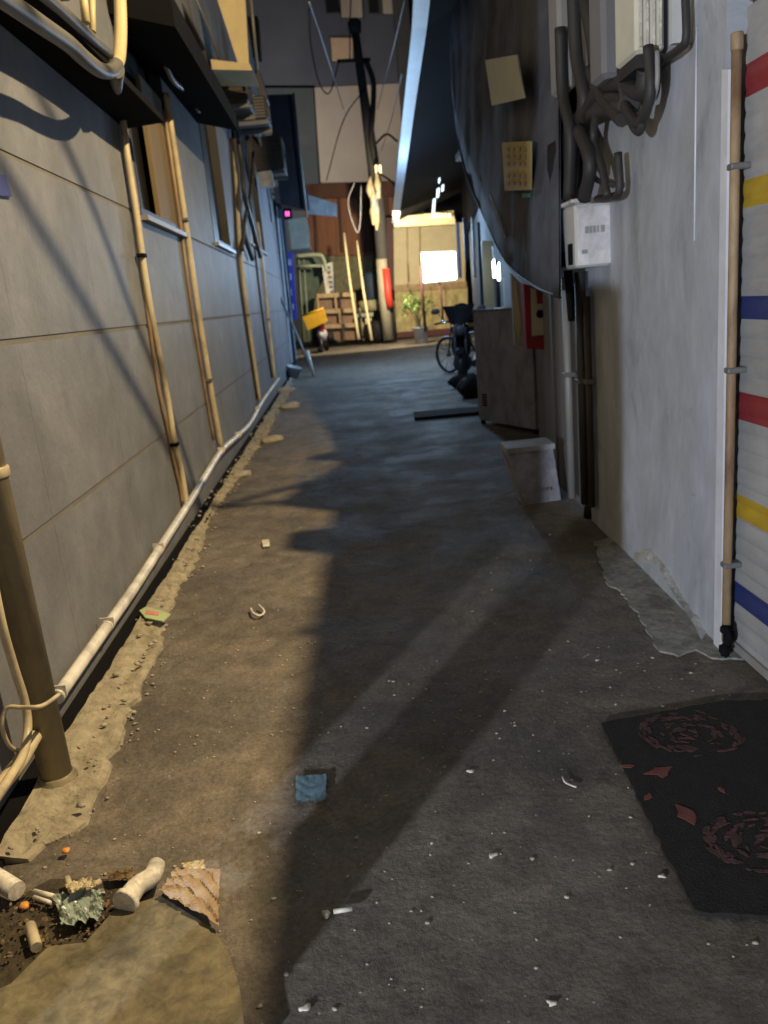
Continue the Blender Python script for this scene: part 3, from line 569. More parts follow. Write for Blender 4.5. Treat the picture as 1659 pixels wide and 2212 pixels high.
# vertical pipes below the box
PG = 'vertical pipes below the meter box'
for (xa, ya, xb, yb, r, off, mt, lb_) in [(1232, 590, 1266, 1088, .032, .06, 'dark_metal', 'dark vertical pipe directly below the white meter box'), (1205, 600, 1236, 1075, .026, .05, 'frame_grey', 'grey vertical pipe left of the dark one below the meter box'), (1258, 640, 1279, 1095, .02, .04, 'dark_brown', 'thin brown pipe right of the dark one below the meter box')]:
    m = MB(); p0 = Rr(xb, yb, off); p1 = Rr(xa, ya, off); p1 = Vector((p0.x, p0.y, p1.z)); rt = thing('vertical_pipe', p0, lb_, 'pipe', PG); m.tube([p0, p1], r, 12); m.build('tube', mt, rt)
    m = MB(); zc = .9; m.box(p0.x-r-.008, p0.x+r+.02, p0.y-r-.008, p0.y+r+.008, zc, zc+.03, .004); m.build('bracket', 'steel', rt)
m = MB(); p0 = Rr(1228, 700, .05); m.tube([Rr(1226, 580, .10), Rr(1232, 640, .09), Rr(1236, 690, .07)], .028, 10, curve=4); m.build('cable_gland', 'bag_black', label='black rubber gland hanging under the white meter box', cat='gland')
# dark cable bundles above the meter box
BG = 'dark cables bundled above the meter box'
bund = [([(1238, -20), (1245, 120), (1262, 220), (1240, 320), (1232, 440)], .035, .14, 'cable_dark', 'thick black cable dropping onto the left of the meter box'),
 ([(1262, -20), (1285, 100), (1292, 190), (1258, 260), (1222, 330), (1220, 430)], .04, .12, 'cable_dark', 'thick black cable swinging left above the meter box'),
 ([(1300, 190), (1345, 180), (1385, 200), (1395, 150)], .035, .10, 'cable_dark', 'short black cable looping to the cream condenser'),
 ([(1400, 100), (1405, 200), (1385, 262), (1365, 255), (1340, 215), (1310, 210)], .022, .12, 'cable_dark', 'black cable loop hanging under the cream condenser'),
 ([(1420, 110), (1418, 190), (1395, 250), (1378, 272)], .010, .1, 'frame_grey', 'thin grey wire hanging right of the cable loop'),
 ([(1255, 300), (1262, 340), (1285, 385), (1325, 400)], .014, .10, 'cable_dark', 'thin dark cable curving down to the right of the bundle'),
 ([(1330, 0), (1336, 120), (1352, 190), (1368, 240)], .02, .08, 'cable_dark', 'dark cable beside the grey duct'),
 ([(1215, 300), (1250, 260), (1300, 235), (1360, 225)], .045, .1, 'dark_metal', 'dark sleeve crossing behind the cable bundle'),
 ([(1480, -10), (1482, 80), (1468, 105), (1430, 130), (1400, 145)], .016, .05, 'cable_dark', 'black cable turning along the wall right of the cream condenser'),
 ([(1335, 330), (1338, 410), (1322, 425), (1290, 430)], .02, .08, 'cable_dark', 'dark cable end resting on the right of the meter box lid')]
for pix, r, off, mt, lb_ in bund: cable([Rr(x, y, off) for x, y in pix], r, mt, lb_, 'service_cable', BG, 7)
m = MB(); m.blob(Rr(1225, 360, .14), .12, 3, 3, .35, (.7, .8, 1.5)); m.build('cable_wrap', 'bag_black', label='bulky black wrapped knot of cable left above the meter box', cat='cable')
for k_, (pix, r, off, lb_) in enumerate([([(1210, 60), (1215, 200), (1232, 290), (1228, 430)], .03, .2, 'outermost dark cable left of the bundle'), ([(1275, 150), (1300, 210), (1330, 245), (1345, 260)], .03, .13, 'dark cable stub pointing right out of the bundle'), ([(1250, 280), (1275, 350), (1262, 430)], .035, .16, 'fat dark cable ending on the middle of the box lid'), ([(1290, 230), (1282, 300), (1300, 360), (1312, 425)], .02, .12, 'thin dark cable ending near the box lid right corner'), ([(1340, 150), (1350, 230), (1380, 285), (1392, 225)], .018, .12, 'small dark cable ring under the cream condenser')]):
    cable([Rr(x, y, off) for x, y in pix], r, 'cable_dark', lb_, 'service_cable', BG, 7)
# cream condenser / grey ducts at the top
ca = thing('air_conditioner', Rr(1405, 110, .1), 'cream louvred unit at the top of the right wall', 'air conditioner')
m = MB(); X0 = at(1372, 50, 3.5).x; X1 = at(1436, 50, 3.5).x; Z0 = at(1405, 112, 3.5).z; m.box(X0, X1, 3.5, 3.75, Z0, Z0+.6, .012); m.build('casing', 'ac_cream', ca)
m = MB()
for i in range(4): x = X0+.02+(X1-X0-.04)*i/3; m.box(x-.004, x+.004, 3.488, 3.499, Z0+.02, Z0+.56)
m.build('grille', 'litter_white', ca)
m = MB(); m.box(X0+.01, X1, 3.52, 3.74, Z0-.05, Z0-.002); m.build('base', 'cable_dark', ca)
m = MB(); m.box(at(1300, 50, 3.9).x, at(1362, 50, 3.9).x, 3.9, 4.1, at(1330, 165, 3.9).z, 3.2, .02); m.build('duct', 'plaster_dark', label='square grey duct left of the cream unit', cat='duct')
m = MB(); m.box(at(1205, 50, 4.6).x, at(1240, 50, 4.6).x, 4.6, 4.8, at(1220, 195, 4.6).z, 3.2, .02); m.build('duct', 'frame_grey', label='narrow grey duct above the left edge of the meter box', cat='duct')
m = MB(); m.box(at(1452, 50, 3.3).x, at(1500, 50, 3.3).x, 3.3, 3.33, at(1470, 92, 3.3).z, 3.2); m.build('wall_panel', 'meter_side', label='flat grey panel right of the cream unit', cat='panel')
# dark sagging tarpaulin awning along the right wall with notices
tp = thing('tarpaulin_awning', (1.4, 6.5, 1.6), 'dark grey tarpaulin awning sagging in a curve along the right wall', 'awning')
cv = [(975, 190), (985, 280), (1008, 370), (1045, 470), (1090, 560), (1148, 612), (1208, 642)]
tops = [(965, -60), (1005, -60), (1045, -60), (1085, -60), (1125, -60), (1165, -60), (1205, -60)]
m = MB(); nr, nc = 10, 24; grid = []
def lerp2(L_, t):
    f = t*(len(L_)-1); i = min(int(f), len(L_)-2); u = f-i; return (L_[i][0]*(1-u)+L_[i+1][0]*u, L_[i][1]*(1-u)+L_[i+1][1]*u)
for i in range(nr+1):
    for j in range(nc+1):
        s1 = lerp2(cv, j/nc); s0 = lerp2(tops, j/nc); v = i/nr
        x = s0[0]*(1-v)+s1[0]*v; y = s0[1]*(1-v)+s1[1]*v
        grid.append(Rr(x, y, .04+.20*(j/nc)**.7*v**.8+.05*v+.012*math.sin(j*.8+v*3)+.02*math.sin(j*.45+v*7)*v+.010*math.sin(j*2.3-v*9)))
n1 = nc+1
m.add(grid+[p+Vector((.012, .004, 0)) for p in grid], [(i*n1+j, i*n1+j+1, (i+1)*n1+j+1, (i+1)*n1+j) for i in range(nr) for j in range(nc)]+[((nr+1)*n1+i*n1+j+1, (nr+1)*n1+i*n1+j, (nr+1)*n1+(i+1)*n1+j, (nr+1)*n1+(i+1)*n1+j+1) for i in range(nr) for j in range(nc)]+[(nr*n1+j, nr*n1+j+1, (nr+1)*n1+nr*n1+j+1, (nr+1)*n1+nr*n1+j) for j in range(nc)], True)
m.build('sheet', 'tarp_dark', tp)
m = MB(); m.tube([Rr(x+2*math.sin(k_*2.3), y, .06+.21*(k_/6)**.7) for k_, (x, y) in enumerate(cv)], [.006, .012, .016, .01, .014, .012, .01], 8, curve=5); m.build('hem_rope', 'dark_metal', tp)
m = MB(); m.tube([Rr(x, y, .15) for x, y in [(1015, 265), (1022, 330), (1035, 395)]], .009, 6, curve=4); m.build('cord', 'frame_grey', tp); m = MB(); m.tube([Rr(x, y, .26) for x, y in [(1060, 420), (1078, 470), (1092, 515)]], .009, 6, curve=4); m.build('cord', 'frame_grey', tp)
m = MB(); m.prism([Rr(x, y, .24) for x, y in [(1048, 130), (1116, 118), (1132, 212), (1062, 228)]], (.01, .002, 0)); m.build('notice_sheet', 'paper_cream', label='blank cream square sheet hung on the dark tarpaulin', cat='notice')
yn = thing('notice_sheet', Rr(1110, 410, .36), 'faded ochre notice below the cream square on the tarpaulin', 'notice')
m = MB(); m.prism([Rr(x, y, .24) for x, y in [(1084, 308), (1146, 305), (1146, 410), (1090, 412)]], (.01, .002, 0)); m.build('sheet', 'paper_yellow', yn)
m = MB()
for i, y in enumerate((318, 334, 350, 376, 392)):
    for j in range(4): m.prism([Rr(xx, yy, .245) for xx, yy in [(1093+j*12, y), (1100+j*12, y), (1100+j*12, y+8), (1094+j*12, y+8)]], (-.003, 0, 0))
m.build('lettering', 'ink_brown', yn)
m = MB(); m.prism([Rr(x, y, .24) for x, y in [(1128, 418), (1144, 418), (1144, 427), (1128, 427)]], (.01, 0, 0)); m.build('green_tag', 'green_tag', label='tiny green tag under the ochre notice', cat='tag')
# dark upper storey and canopy with pale fascia
us = thing('upper_storey', (2.6, 14, 3.4), 'dark unlit upper storey above the right hand wall', 'building')
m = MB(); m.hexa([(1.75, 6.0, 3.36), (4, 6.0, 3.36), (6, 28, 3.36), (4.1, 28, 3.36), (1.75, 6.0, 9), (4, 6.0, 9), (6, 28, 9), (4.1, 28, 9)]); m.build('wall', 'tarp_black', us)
m = MB(); m.box(1.55, 1.74, 6.6, 7.4, 3.5, 4.3); m.build('ledge', 'plaster_dark', us)
cn = thing('canopy', (1.6, 17, 3.9), 'long black canopy with pale blue fascia over the right side', 'canopy')
def ray_at(px, py, y): return at(px, py, y)
fa = [(ray_at(938, -70, 8.0), ray_at(902, -70, 8.0)), (ray_at(929, 0, 9.2), ray_at(893, 0, 9.2)), (ray_at(922, 60, 10.4), ray_at(890, 60, 10.4)), (ray_at(895, 240, 15), ray_at(871, 240, 15)), (ray_at(878, 360, 20), ray_at(859, 360, 20)), (ray_at(866, 440, 25), ray_at(850, 440, 25)), (ray_at(862, 482, 28.5), ray_at(847, 482, 28.5))]
m = MB()
for (a, b), (c_, d) in zip(fa[:-1], fa[1:]):
    o = Vector((0, .02, .03)); m.hexa([b, a, c_, d, b+o+Vector((0, 0, .02)), a+o, c_+o, d+o+Vector((0, 0, .02))])
m.build('fascia', 'fascia', cn)
m = MB()
for (a, b), (c_, d) in zip(fa[:-1], fa[1:]):
    ra = a+Vector((2.2, 0, .9)); rc = c_+Vector((2.4, 0, .9)); m.hexa([a+Vector((.003, 0, .005)), ra, rc, c_+Vector((.003, 0, .005)), a+Vector((.003, 0, .035)), ra+Vector((0, 0, .03)), rc+Vector((0, 0, .03)), c_+Vector((.003, 0, .035))])
m.build('roof_sheet', 'tarp_black', cn)
# signs under the canopy, and small tags with glints painted in as emission
gm = [((936, 430), (941, 428), (938, 470), (932, 472)), ((944, 408), (950, 405), (948, 425), (943, 428)), ((955, 400), (959, 398), (958, 412), (954, 414)), ((948, 385), (951, 383), (950, 395), (947, 396))]
for i, q in enumerate(gm):
    m = MB(); m.prism([at(x, y, 24) for x, y in q], (0, .05, 0)); m.build('white_tag', 'glint_glow', label=['longest bright strip hanging under the canopy end', 'middle bright tag above the longest strip', 'right of the bright tags under the canopy', 'topmost tiny bright tag under the canopy'][i], cat='tag', group='bright tags under the canopy')
m = MB(); m.prism([at(x, y, 22) for x, y in [(932, 100), (958, 92), (960, 104), (934, 113)]], (0, .05, 0)); m.build('hanging_plate', 'bike_grey', label='dim grey plate high under the black canopy', cat='plate')
# shopfront slivers on the right
sf = thing('shopfront', (2.3, 14, 0), 'lit narrow shopfront posts and glowing panes beyond the tarpaulin', 'shopfront')
for (x0, x1, ya, yb, Y, mt) in [(1064, 1070, 532, 600, 14.2, 'trim_white'), (1088, 1095, 600, 668, 12.2, 'cream_panel'), (1040, 1062, 520, 665, 14.6, 'cream_metal'), (1000, 1008, 470, 560, 16.5, 'bike_grey'), (1018, 1023, 470, 600, 15.8, 'bucket'), (1030, 1037, 480, 660, 15.2, 'navy'), (985, 992, 480, 600, 19, 'bike_grey')]:
    m = MB(); m.prism([at(x0, ya, Y), at(x1, ya, Y), at(x1+(yb-ya)*.05, yb, Y), at(x0+(yb-ya)*.05, yb, Y)], (0, .05, 0)); m.build('post', mt, sf)
for (q, Y) in [([(1064, 565), (1068, 560), (1073, 600), (1066, 600)], 14.1), ([(1074, 580), (1078, 566), (1084, 580), (1083, 606), (1076, 606)], 13.0)]:
    m = MB(); m.prism([at(x, y, Y) for x, y in q], (0, .04, 0)); m.build('lit_pane', 'lit_white', sf)
m = MB(); m.prism([at(x, y, 13.2) for x, y in [(1070, 560), (1087, 580), (1092, 668), (1074, 668)]], (0, .05, 0)); m.build('door', 'bag_black', sf)
# white display board and red framed board
m = MB(); db = thing('display_board', Rr(1125, 750, .1), 'white framed display board left of the red framed cabinet', 'board')
m.prism([at(x, y, 7.9) for x, y in [(1104, 590), (1126, 612), (1136, 752), (1112, 745)]], (0, .06, 0)); m.build('frame', 'bucket', db)
m = MB(); m.prism([at(x, y, 7.89) for x, y in [(1108, 606), (1116, 612), (1125, 700), (1120, 735), (1112, 690)]], (0, -.006, 0)); m.build('panel', 'cream_metal', db)
rc = thing('extinguisher_cabinet', at(1170, 750, 6.9), 'red framed cabinet with cream door and black dot', 'cabinet')
m = MB(); m.prism([at(x, y, 6.9) for x, y in [(1131, 612), (1192, 632), (1198, 756), (1138, 754)]], (0, .12, 0)); m.build('frame', 'red_paint', rc)
m = MB(); m.prism([at(x, y, 6.895) for x, y in [(1146, 622), (1180, 632), (1183, 722), (1149, 726)]], (0, -.012, 0)); m.build('door', 'paper_cream', rc)
m = MB(); m.prism([at(x, y, 6.88) for x, y in [(1158, 626), (1172, 630), (1174, 657), (1160, 656)]], (0, -.006, 0)); m.build('patch', 'red_paint', rc)
m = MB(); c_ = at(1167, 678, 6.878); m.lathe(c_, [(.034, 0), (.03, .01)], 18, axis=(0, -1, 0)); m.build('dot', 'black', rc)
# grey cabinet
cb = thing('metal_cabinet', G(1090, 930), 'tall dark grey metal cabinet standing beside the right wall', 'cabinet')
A = G(1036, 915); B = Vector((1.83, 8.25, 0)); dn = Vector((-(B-A).y, (B-A).x, 0)).normalized()*.55
if dn.y < 0: dn = -dn
zt = at(1035, 672, A.y).z
zb = at(1150, 668, B.y).z; zt = (zt+zb)/2
m = MB(); up_ = Vector((0, 0, zt)); lo = Vector((0, 0, .05)); m.hexa([A+lo, B+lo, B+dn+lo, A+dn+lo, A+up_, B+up_, B+dn+up_, A+dn+up_]); m.build('body', 'cabinet', cb)
fn = -dn.normalized(); ex = (B-A).normalized()
def onf(u, v, o): return A+ex*u+Vector((0, 0, v))+fn*o
W_ = (B-A).length
m = MB()
for i in range(5): m.hexa([onf(.10, .22+i*.03, .001), onf(.2, .22+i*.03, .001), onf(.2, .22+i*.03, .008), onf(.1, .22+i*.03, .008), onf(.10, .235+i*.03, .001), onf(.2, .235+i*.03, .001), onf(.2, .235+i*.03, .008), onf(.1, .235+i*.03, .008)])
m.build('vent', 'black', cb)
m = MB(); m.hexa([onf(-.01, zt, -.56), onf(W_+.01, zt, -.56), onf(W_+.01, zt, .01), onf(-.01, zt, .01), onf(-.01, zt+.02, -.56), onf(W_+.01, zt+.02, -.56), onf(W_+.01, zt+.02, .01), onf(-.01, zt+.02, .01)]); m.build('lid', 'bike_grey', cb)
m = MB(); [m.hexa([onf(u, 0, -.05), onf(u+.04, 0, -.05), onf(u+.04, 0, -.01), onf(u, 0, -.01), onf(u, .049, -.05), onf(u+.04, .049, -.05), onf(u+.04, .049, -.01), onf(u, .049, -.01)]) for u in (.02, W_-.06)]; m.build('foot', 'black', cb)
for (x, y, r, fl, lb_) in [(1010, 860, .24, (.8, .8, .75), 'bulging black rubbish bag left of the grey cabinet'), (990, 838, .18, (1, .8, .7), 'smaller black rubbish bag behind the bulging one')]:
    m = MB(); p = G(x, y); m.blob(p+Vector((.05, 0, r*fl[2]*.8)), r, int(x), 3, .22, fl); m.blob(p+Vector((.05, 0, r*1.5*fl[2]+.04)), .05, 4, 2, .3); m.build('rubbish_bag', 'bag_black', label=lb_, cat='bag', group='black rubbish bags beside the cabinet')
# white foam box on the ground by the wall
fb = thing('foam_box', G(1170, 1085), 'pale foam box leaning by the foot of the right wall', 'box')
c0 = G(1130, 1092); c1 = G(1212, 1080); hh = at(1107, 982, c0.y).z; T = Vector((-.04, .02, 0))
dn2 = Vector((0, .26, 0)); up2 = Vector((0, 0, hh))
m = MB(); m.hexa([c0, c1, c1+dn2, c0+dn2, c0+up2+T*2, c1+up2+T, c1+dn2+up2+T, c0+dn2+up2+T*2]); m.build('body', 'styrofoam', fb)
m = MB(); q = Vector((.012, .012, 0)); m.hexa([c0+up2+T*2-q, c1+up2+T+Vector((.012, -.012, 0)), c1+dn2+up2+T+q, c0+dn2+up2+T*2+Vector((-.012, .012, 0)), c0+up2*1.1+T*2-q, c1+up2*1.1+T+Vector((.012, -.012, 0)), c1+dn2+up2*1.1+T+q, c0+dn2+up2*1.1+T*2+Vector((-.012, .012, 0))]); m.build('lid', 'bucket', fb)
m = MB(); [m.box(c0.x+.10+i*.022, c0.x+.112+i*.022, c0.y-.004, c0.y-.002, .09, .115) for i in range(5)]; m.build('lettering', 'frame_grey', fb)
m = MB(); m.blob(G(1270, 1118)+Vector((.05, 0, .04)), .07, 8, 2, .3, (1, .8, .9)); m.build('rubbish_bag', 'bag_black', label='tiny black bag at the foot of the dark vertical pipe', cat='bag')
# ================================================================ DOOR MAT
mt_ = thing('door_mat', G(1500, 1740, .012), 'black door mat with faded dark red roses', 'mat')
mq = [G(1297, 1568, .008), G(1420, 1545, .008), G(1560, 1520, .008), Vector((1.40, 2.50, .008)), Vector((1.42, 1.45, .008)), G(1600, 1985, .008), G(1500, 1976, .008)]
mr3 = random.Random(6); me_ = []
for a_, b_ in zip(mq, mq[1:]+mq[:1]):
    n_ = max(2, int((b_-a_).length/.018))
    for i in range(n_): p = a_.lerp(b_, i/n_); me_.append(p+Vector((mr3.uniform(-.004, .004), mr3.uniform(-.004, .004), 0)))
m = MB(); m.prism(me_, (0, 0, .012)); m.build('base', 'mat_black', mt_)
def rose(cx, cy, R_):
    m = MB(); q = random.Random(int(cx*100))
    for i in range(190):
        rr = R_*math.sqrt(q.uniform(0, 1)); a = q.uniform(0, 6.28)
        if math.sin(rr/R_*17+a*2) < -.35: continue
        c = Vector((cx+rr*math.cos(a), cy+rr*.85*math.sin(a), .0202)); r = R_*q.uniform(.03, .085); b0 = a+1.57+q.uniform(-.5, .5); el = q.uniform(1.2, 2.4)
        P = []
        for t in range(7):
            t_ = t*.8976; u = r*el*math.cos(t_)*q.uniform(.7, 1.2); v = r*.6*math.sin(t_)*q.uniform(.7, 1.2); P.append(c+Vector((u*math.cos(b0)-v*math.sin(b0), u*math.sin(b0)+v*math.cos(b0), i*.000006)))
        m.prism(P, (0, 0, .0012))
    return m.build('rose', 'mat_rose', mt_)
c_ = G(1490, 1595); rose(c_.x, c_.y, .17)
c_ = G(1640, 1840); rose(c_.x+.02, c_.y, .16)
def leafs(px, py, s, rot):
    c = G(px, py); m = MB(); pts = []; q = random.Random(px)
    for i in range(9):
        a = rot+i*.698; r = s*(1.15 if i in (0, 4) else q.uniform(.4, .75)); pts.append(Vector((c.x+r*math.cos(a), c.y+r*math.sin(a), .0203)))
    m.prism(pts, (0, 0, .002)); m.build('leaf', 'mat_leaf', mt_)
leafs(1425, 1680, .045, .4); leafs(1485, 1772, .045, 1.9); leafs(1355, 1668, .02, 0); leafs(1400, 1735, .018, 1); leafs(1560, 1720, .015, 2)
# ================================================================ FAR YARD
bb = thing('apartment_building', (0, 42, 0), 'dim grey apartment block rising behind the yard', 'building')
m = MB(); m.box(-9, 8, 41.3, 48, 0, 26); m.build('wall', 'facade', bb)
m = MB(); a = at(684, 392, 41.2); b = at(866, 182, 41.2)
m.prism([at(x, y, 41.25) for x, y in [(676, 190), (872, 180), (866, 392), (684, 395)]], (0, -.05, 0)); m.build('beige_wall', 'facade_beige', bb)
for i, (q, mt) in enumerate([([(714, 82), (762, 82), (762, 132), (718, 132)], 'win_curtain'), ([(735, -20), (780, -20), (783, 38), (738, 38)], 'facade_beige'), ([(700, -20), (728, -20), (734, 26), (706, 28)], 'glass_dark'), ([(795, -20), (815, -20), (818, 28), (798, 28)], 'glass_dark'), ([(825, -20), (850, -20), (852, 30), (828, 30)], 'facade_beige')]):
    m = MB(); cc = sum((at(x, y, 41.2) for x, y in q), Vector())/4
    m.prism([at(x, y, 41.27) for x, y in [(q[0][0]-3, q[0][1]-3), (q[1][0]+3, q[1][1]-3), (q[2][0]+3, q[2][1]+3), (q[3][0]-3, q[3][1]+3)]], (0, -.03, 0)); f = m.build('window', 'facade_green', bb)
    m = MB(); m.prism([at(x, y, 41.235) for x, y in q], (0, -.02, 0)); m.build('pane', mt, f)
m = MB(); m.prism([at(x, y, 40.9) for x, y in [(560, 190), (676, 190), (690, 410), (560, 420)]], (0, .3, 0)); m.build('stair_tower', 'facade_green', bb)
m = MB(); m.box(at(870, 200, 39).x, at(870, 200, 39).x+.55, 39, 41, 0, 22); m.build('downpipe', 'pole_dark', bb)
# brown timber shed wall
ws = thing('timber_shed', at(750, 545, 33), 'orange brown timber shed across the end of the alley', 'shed')
m = MB()
for i in range(12):
    x0 = 655+i*16.2; x1 = x0+15.4; m.prism([at(x0, 420, 33.2-.03*(i % 2)), at(x1, 420, 33.2-.03*(i % 2)), at(x1+8, 552, 33.2-.03*(i % 2)), at(x0+8, 552, 33.2-.03*(i % 2))], (0, .06, 0))
m.build('planks', 'wood_orange', ws)
m = MB(); m.prism([at(x, y, 32.9) for x, y in [(655, 398), (850, 390), (852, 424), (658, 428)]], (0, .8, 0)); m.build('roof', 'wood_dark', ws)
m = MB(); m.prism([at(x, y, 33.0) for x, y in [(770, 425), (840, 420), (846, 545), (782, 545)]], (0, .1, 0)); m.build('door', 'wood_dark', ws)
for (q, mt) in [([(676, 425), (682, 425), (688, 545), (682, 545)], 'wood_dark'), ([(730, 425), (735, 425), (742, 545), (737, 545)], 'wood_dark')]:
    m = MB(); m.prism([at(x, y, 33.1) for x, y in q], (0, -.05, 0)); m.build('batten', mt, ws)
m = MB(); m.prism([at(x, y, 33.5) for x, y in [(640, 540), (850, 535), (860, 745), (650, 775)]], (0, .3, 0)); m.build('yard_wall', 'yard_wall', label='stained olive yard wall below the timber shed', cat='wall')
m = MB(); m.prism([at(x, y, 31.8) for x, y in [(834, 470), (850, 470), (852, 625), (840, 625)]], (0, .25, 0)); m.build('corner_post', 'maroon', label='dark maroon post behind the utility pole', cat='post')
# cream panel fence
cf = thing('panel_fence', at(915, 730, 31), 'cream and yellow panel fence at the right end of the yard', 'fence')
m = MB(); m.prism([at(x, y, 31) for x, y in [(850, 488), (1005, 480), (1005, 616), (852, 622)]], (0, .12, 0)); m.build('upper_panel', 'cream_panel', cf)
m = MB(); m.prism([at(x, y, 30.95) for x, y in [(852, 624), (1010, 618), (1010, 716), (858, 722)]], (0, .15, 0)); m.build('lower_panel', 'yellow_panel', cf)
for (x0, y0, x1, y1) in [(878, 486, 880, 620), (905, 484, 907, 618), (884, 622, 888, 720), (930, 620, 934, 716), (960, 618, 963, 716)]:
    m = MB(); m.prism([at(x0, y0, 30.9), at(x0+2, y0, 30.9), at(x1+2, y1, 30.9), at(x1, y1, 30.9)], (0, .04, 0)); m.build('batten', 'crate_wood', cf)
m = MB(); m.prism([at(x, y, 30.9) for x, y in [(851, 616), (1008, 608), (1008, 622), (852, 630)]], (0, .06, 0)); m.build('rail', 'crate_wood', cf)
m = MB(); m.prism([at(x, y, 30.85) for x, y in [(858, 718), (1010, 706), (1010, 720), (858, 730)]], (0, .2, 0)); m.build('plinth', 'maroon', cf)
m = MB(); m.prism([at(x, y, 30.9) for x, y in [(880, 570), (882, 570), (884, 608), (882, 608)]], (0, -.03, 0)); m.build('red_rod', 'red_paint', cf)
er = thing('eave_lattice', at(920, 480, 27), 'small tan slatted eave under the canopy end', 'eave')
m = MB(); m.prism([at(x, y, 28) for x, y in [(851, 470), (980, 455), (984, 484), (852, 490)]], (0, .5, 0)); m.build('board', 'cream_metal', er)
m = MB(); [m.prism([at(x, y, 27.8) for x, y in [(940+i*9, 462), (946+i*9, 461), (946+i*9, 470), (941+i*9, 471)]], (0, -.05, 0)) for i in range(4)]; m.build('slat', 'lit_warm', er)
# utility pole
Yp = 29.0; up = thing('utility_pole', at(846, 736, Yp), 'leaning concrete utility pole with red sleeve and bundled cables', 'utility pole')
m = MB(); m.tube([at(765, 50, Yp), at(785, 200, Yp), at(803, 330, Yp), at(818, 450, Yp), at(826, 560, Yp), at(836, 650, Yp), at(846, 736, Yp)], [.12, .15, .2, .22, .2, .2, .21], 16); m.build('shaft', 'pole_dark', up)
m = MB(); m.tube([at(824, 560, Yp-.12), at(830, 650, Yp-.12), at(840, 734, Yp-.12)], .19, 16); m.build('concrete_base', 'pole_concrete', up)
m = MB(); m.tube([at(833, 580, Yp-.3), at(839, 640, Yp-.3), at(843, 664, Yp-.3)], .13, 14); m.build('sleeve', 'red_sleeve', up)
m = MB(); m.lathe(at(766, 55, Yp), [(.1, -.25), (.2, -.2), (.22, .1), (.1, .2)], 14); m.build('insulator', 'pole_dark', up)
m = MB(); m.tube([at(790, 130, Yp-.2), at(806, 175, Yp-.2), at(806, 230, Yp-.2), at(802, 300, Yp-.2), at(812, 360, Yp-.2)], .09, 10, curve=5); m.build('cable_riser', 'cable_dark', up)
m = MB(); m.prism([at(x, y, Yp-.1) for x, y in [(728, 128), (800, 124), (801, 130), (729, 134)]], (0, .12, 0)); m.build('crossarm', 'pole_dark', up)
q = random.Random(11)
for i in range(9):
    x = 806+q.uniform(-8, 18); y = 358+q.uniform(0, 26)+i*8; m = MB(); m.tube([at(x, y, Yp-.3-.05*(i % 3)), at(x+q.uniform(-4, 8), y+28, Yp-.4), at(x+q.uniform(0, 10), y+58, Yp-.35)], [.03, q.uniform(.07, .13), .04], 8, curve=4); m.build('cable_coil', 'cable_lit' if i % 3 else 'cable_pale', up)
m = MB(); [m.box(at(x, 372, Yp-.5).x, at(x+5, 372, Yp-.5).x, Yp-.55, Yp-.5, at(x, 374, Yp-.5).z, at(x, 357, Yp-.5).z) for x in (811, 819)]; m.build('lamp_glass', 'lit_warm', up)
# overhead wires
for pts, lb_ in [([(1.06, 1.2, 5.3), (1.05, 2.4, 4.75), (1.04, 3.14, 4.28), (1.03, 4.0, 3.67), (1.42, 4.7, 3.36)], 'black cable dropping steeply onto the right hand roof edge'), ([(1.05, 3.0, 4.6), (1.04, 3.60, 4.32), (1.04, 3.95, 3.95), (1.05, 4.25, 3.6), (1.40, 4.4, 3.36)], 'second black cable dropping onto the right hand roof edge')]:
    m = MB(); m.tube(pts, .018, 8, curve=6); m.build('overhead_wire', 'cable_dark', label=lb_, cat='cable', group='cables over the right hand roof')
WG = 'overhead wires near the utility pole'
for pts, r, mt, lb_ in [([(668, 5, 12), (700, 100, 17), (742, 235, 27)], .012, 'cable_pale', 'pale wire running from the top left down toward the pole'),
 ([(875, -5, 14), (848, 110, 19), (815, 235, 27)], .012, 'cable_pale', 'pale wire sloping down from the top right'),
 ([(868, 160, 19), (845, 260, 24), (822, 330, 28)], .012, 'cable_pale', 'shorter pale wire sloping beside the fascia'),
 ([(668, 20, 18), (672, 100, 22), (690, 180, 26), (712, 200, 28), (733, 130, 28.8)], .02, 'cable_dark', 'dark wire sagging in a loop left of the pole'),
 ([(790, 190, 28.8), (742, 260, 28), (705, 390, 30)], .02, 'cable_dark', 'dark wire slanting down left from the pole'),
 ([(758, -10, 30), (756, 60, 30), (756, 128, 28.9)], .02, 'cable_dark', 'dark vertical wire in front of the lit window'),
 ([(812, 310, 28.5), (835, 290, 28), (858, 305, 27.5)], .035, 'cable_dark', 'short arched dark cable between the pole and fascia'),
 ([(815, 372, 28.4), (845, 392, 26), (865, 420, 24)], .03, 'cable_dark', 'dark cable crossing the fascia below the lit coils'),
 ([(765, 395, 28), (752, 440, 28), (770, 500, 28), (778, 480, 28), (780, 400, 28)], .013, 'cable_pale', 'pale looped wire hanging before the timber shed')]:
    cable([at(x, y, Y) for x, y, Y in pts], r, mt, lb_, 'overhead_wire', WG)
# bamboo poles
for (a, b, lb_) in [((743, 503), (775, 733), 'pale bamboo pole, left of the leaning pair'), ((771, 520), (803, 735), 'pale bamboo pole, right of the leaning pair')]:
    m = MB(); Y1 = G(*b).y; m.tube([at(*b, 28.5), at((a[0]+b[0])/2-2, (a[1]+b[1])/2, 28.8), at(*a, 29.2)], [.05, .045, .03], 8, curve=3); m.build('bamboo_pole', 'bamboo', label=lb_, cat='pole', group='bamboo poles leaning in the yard')
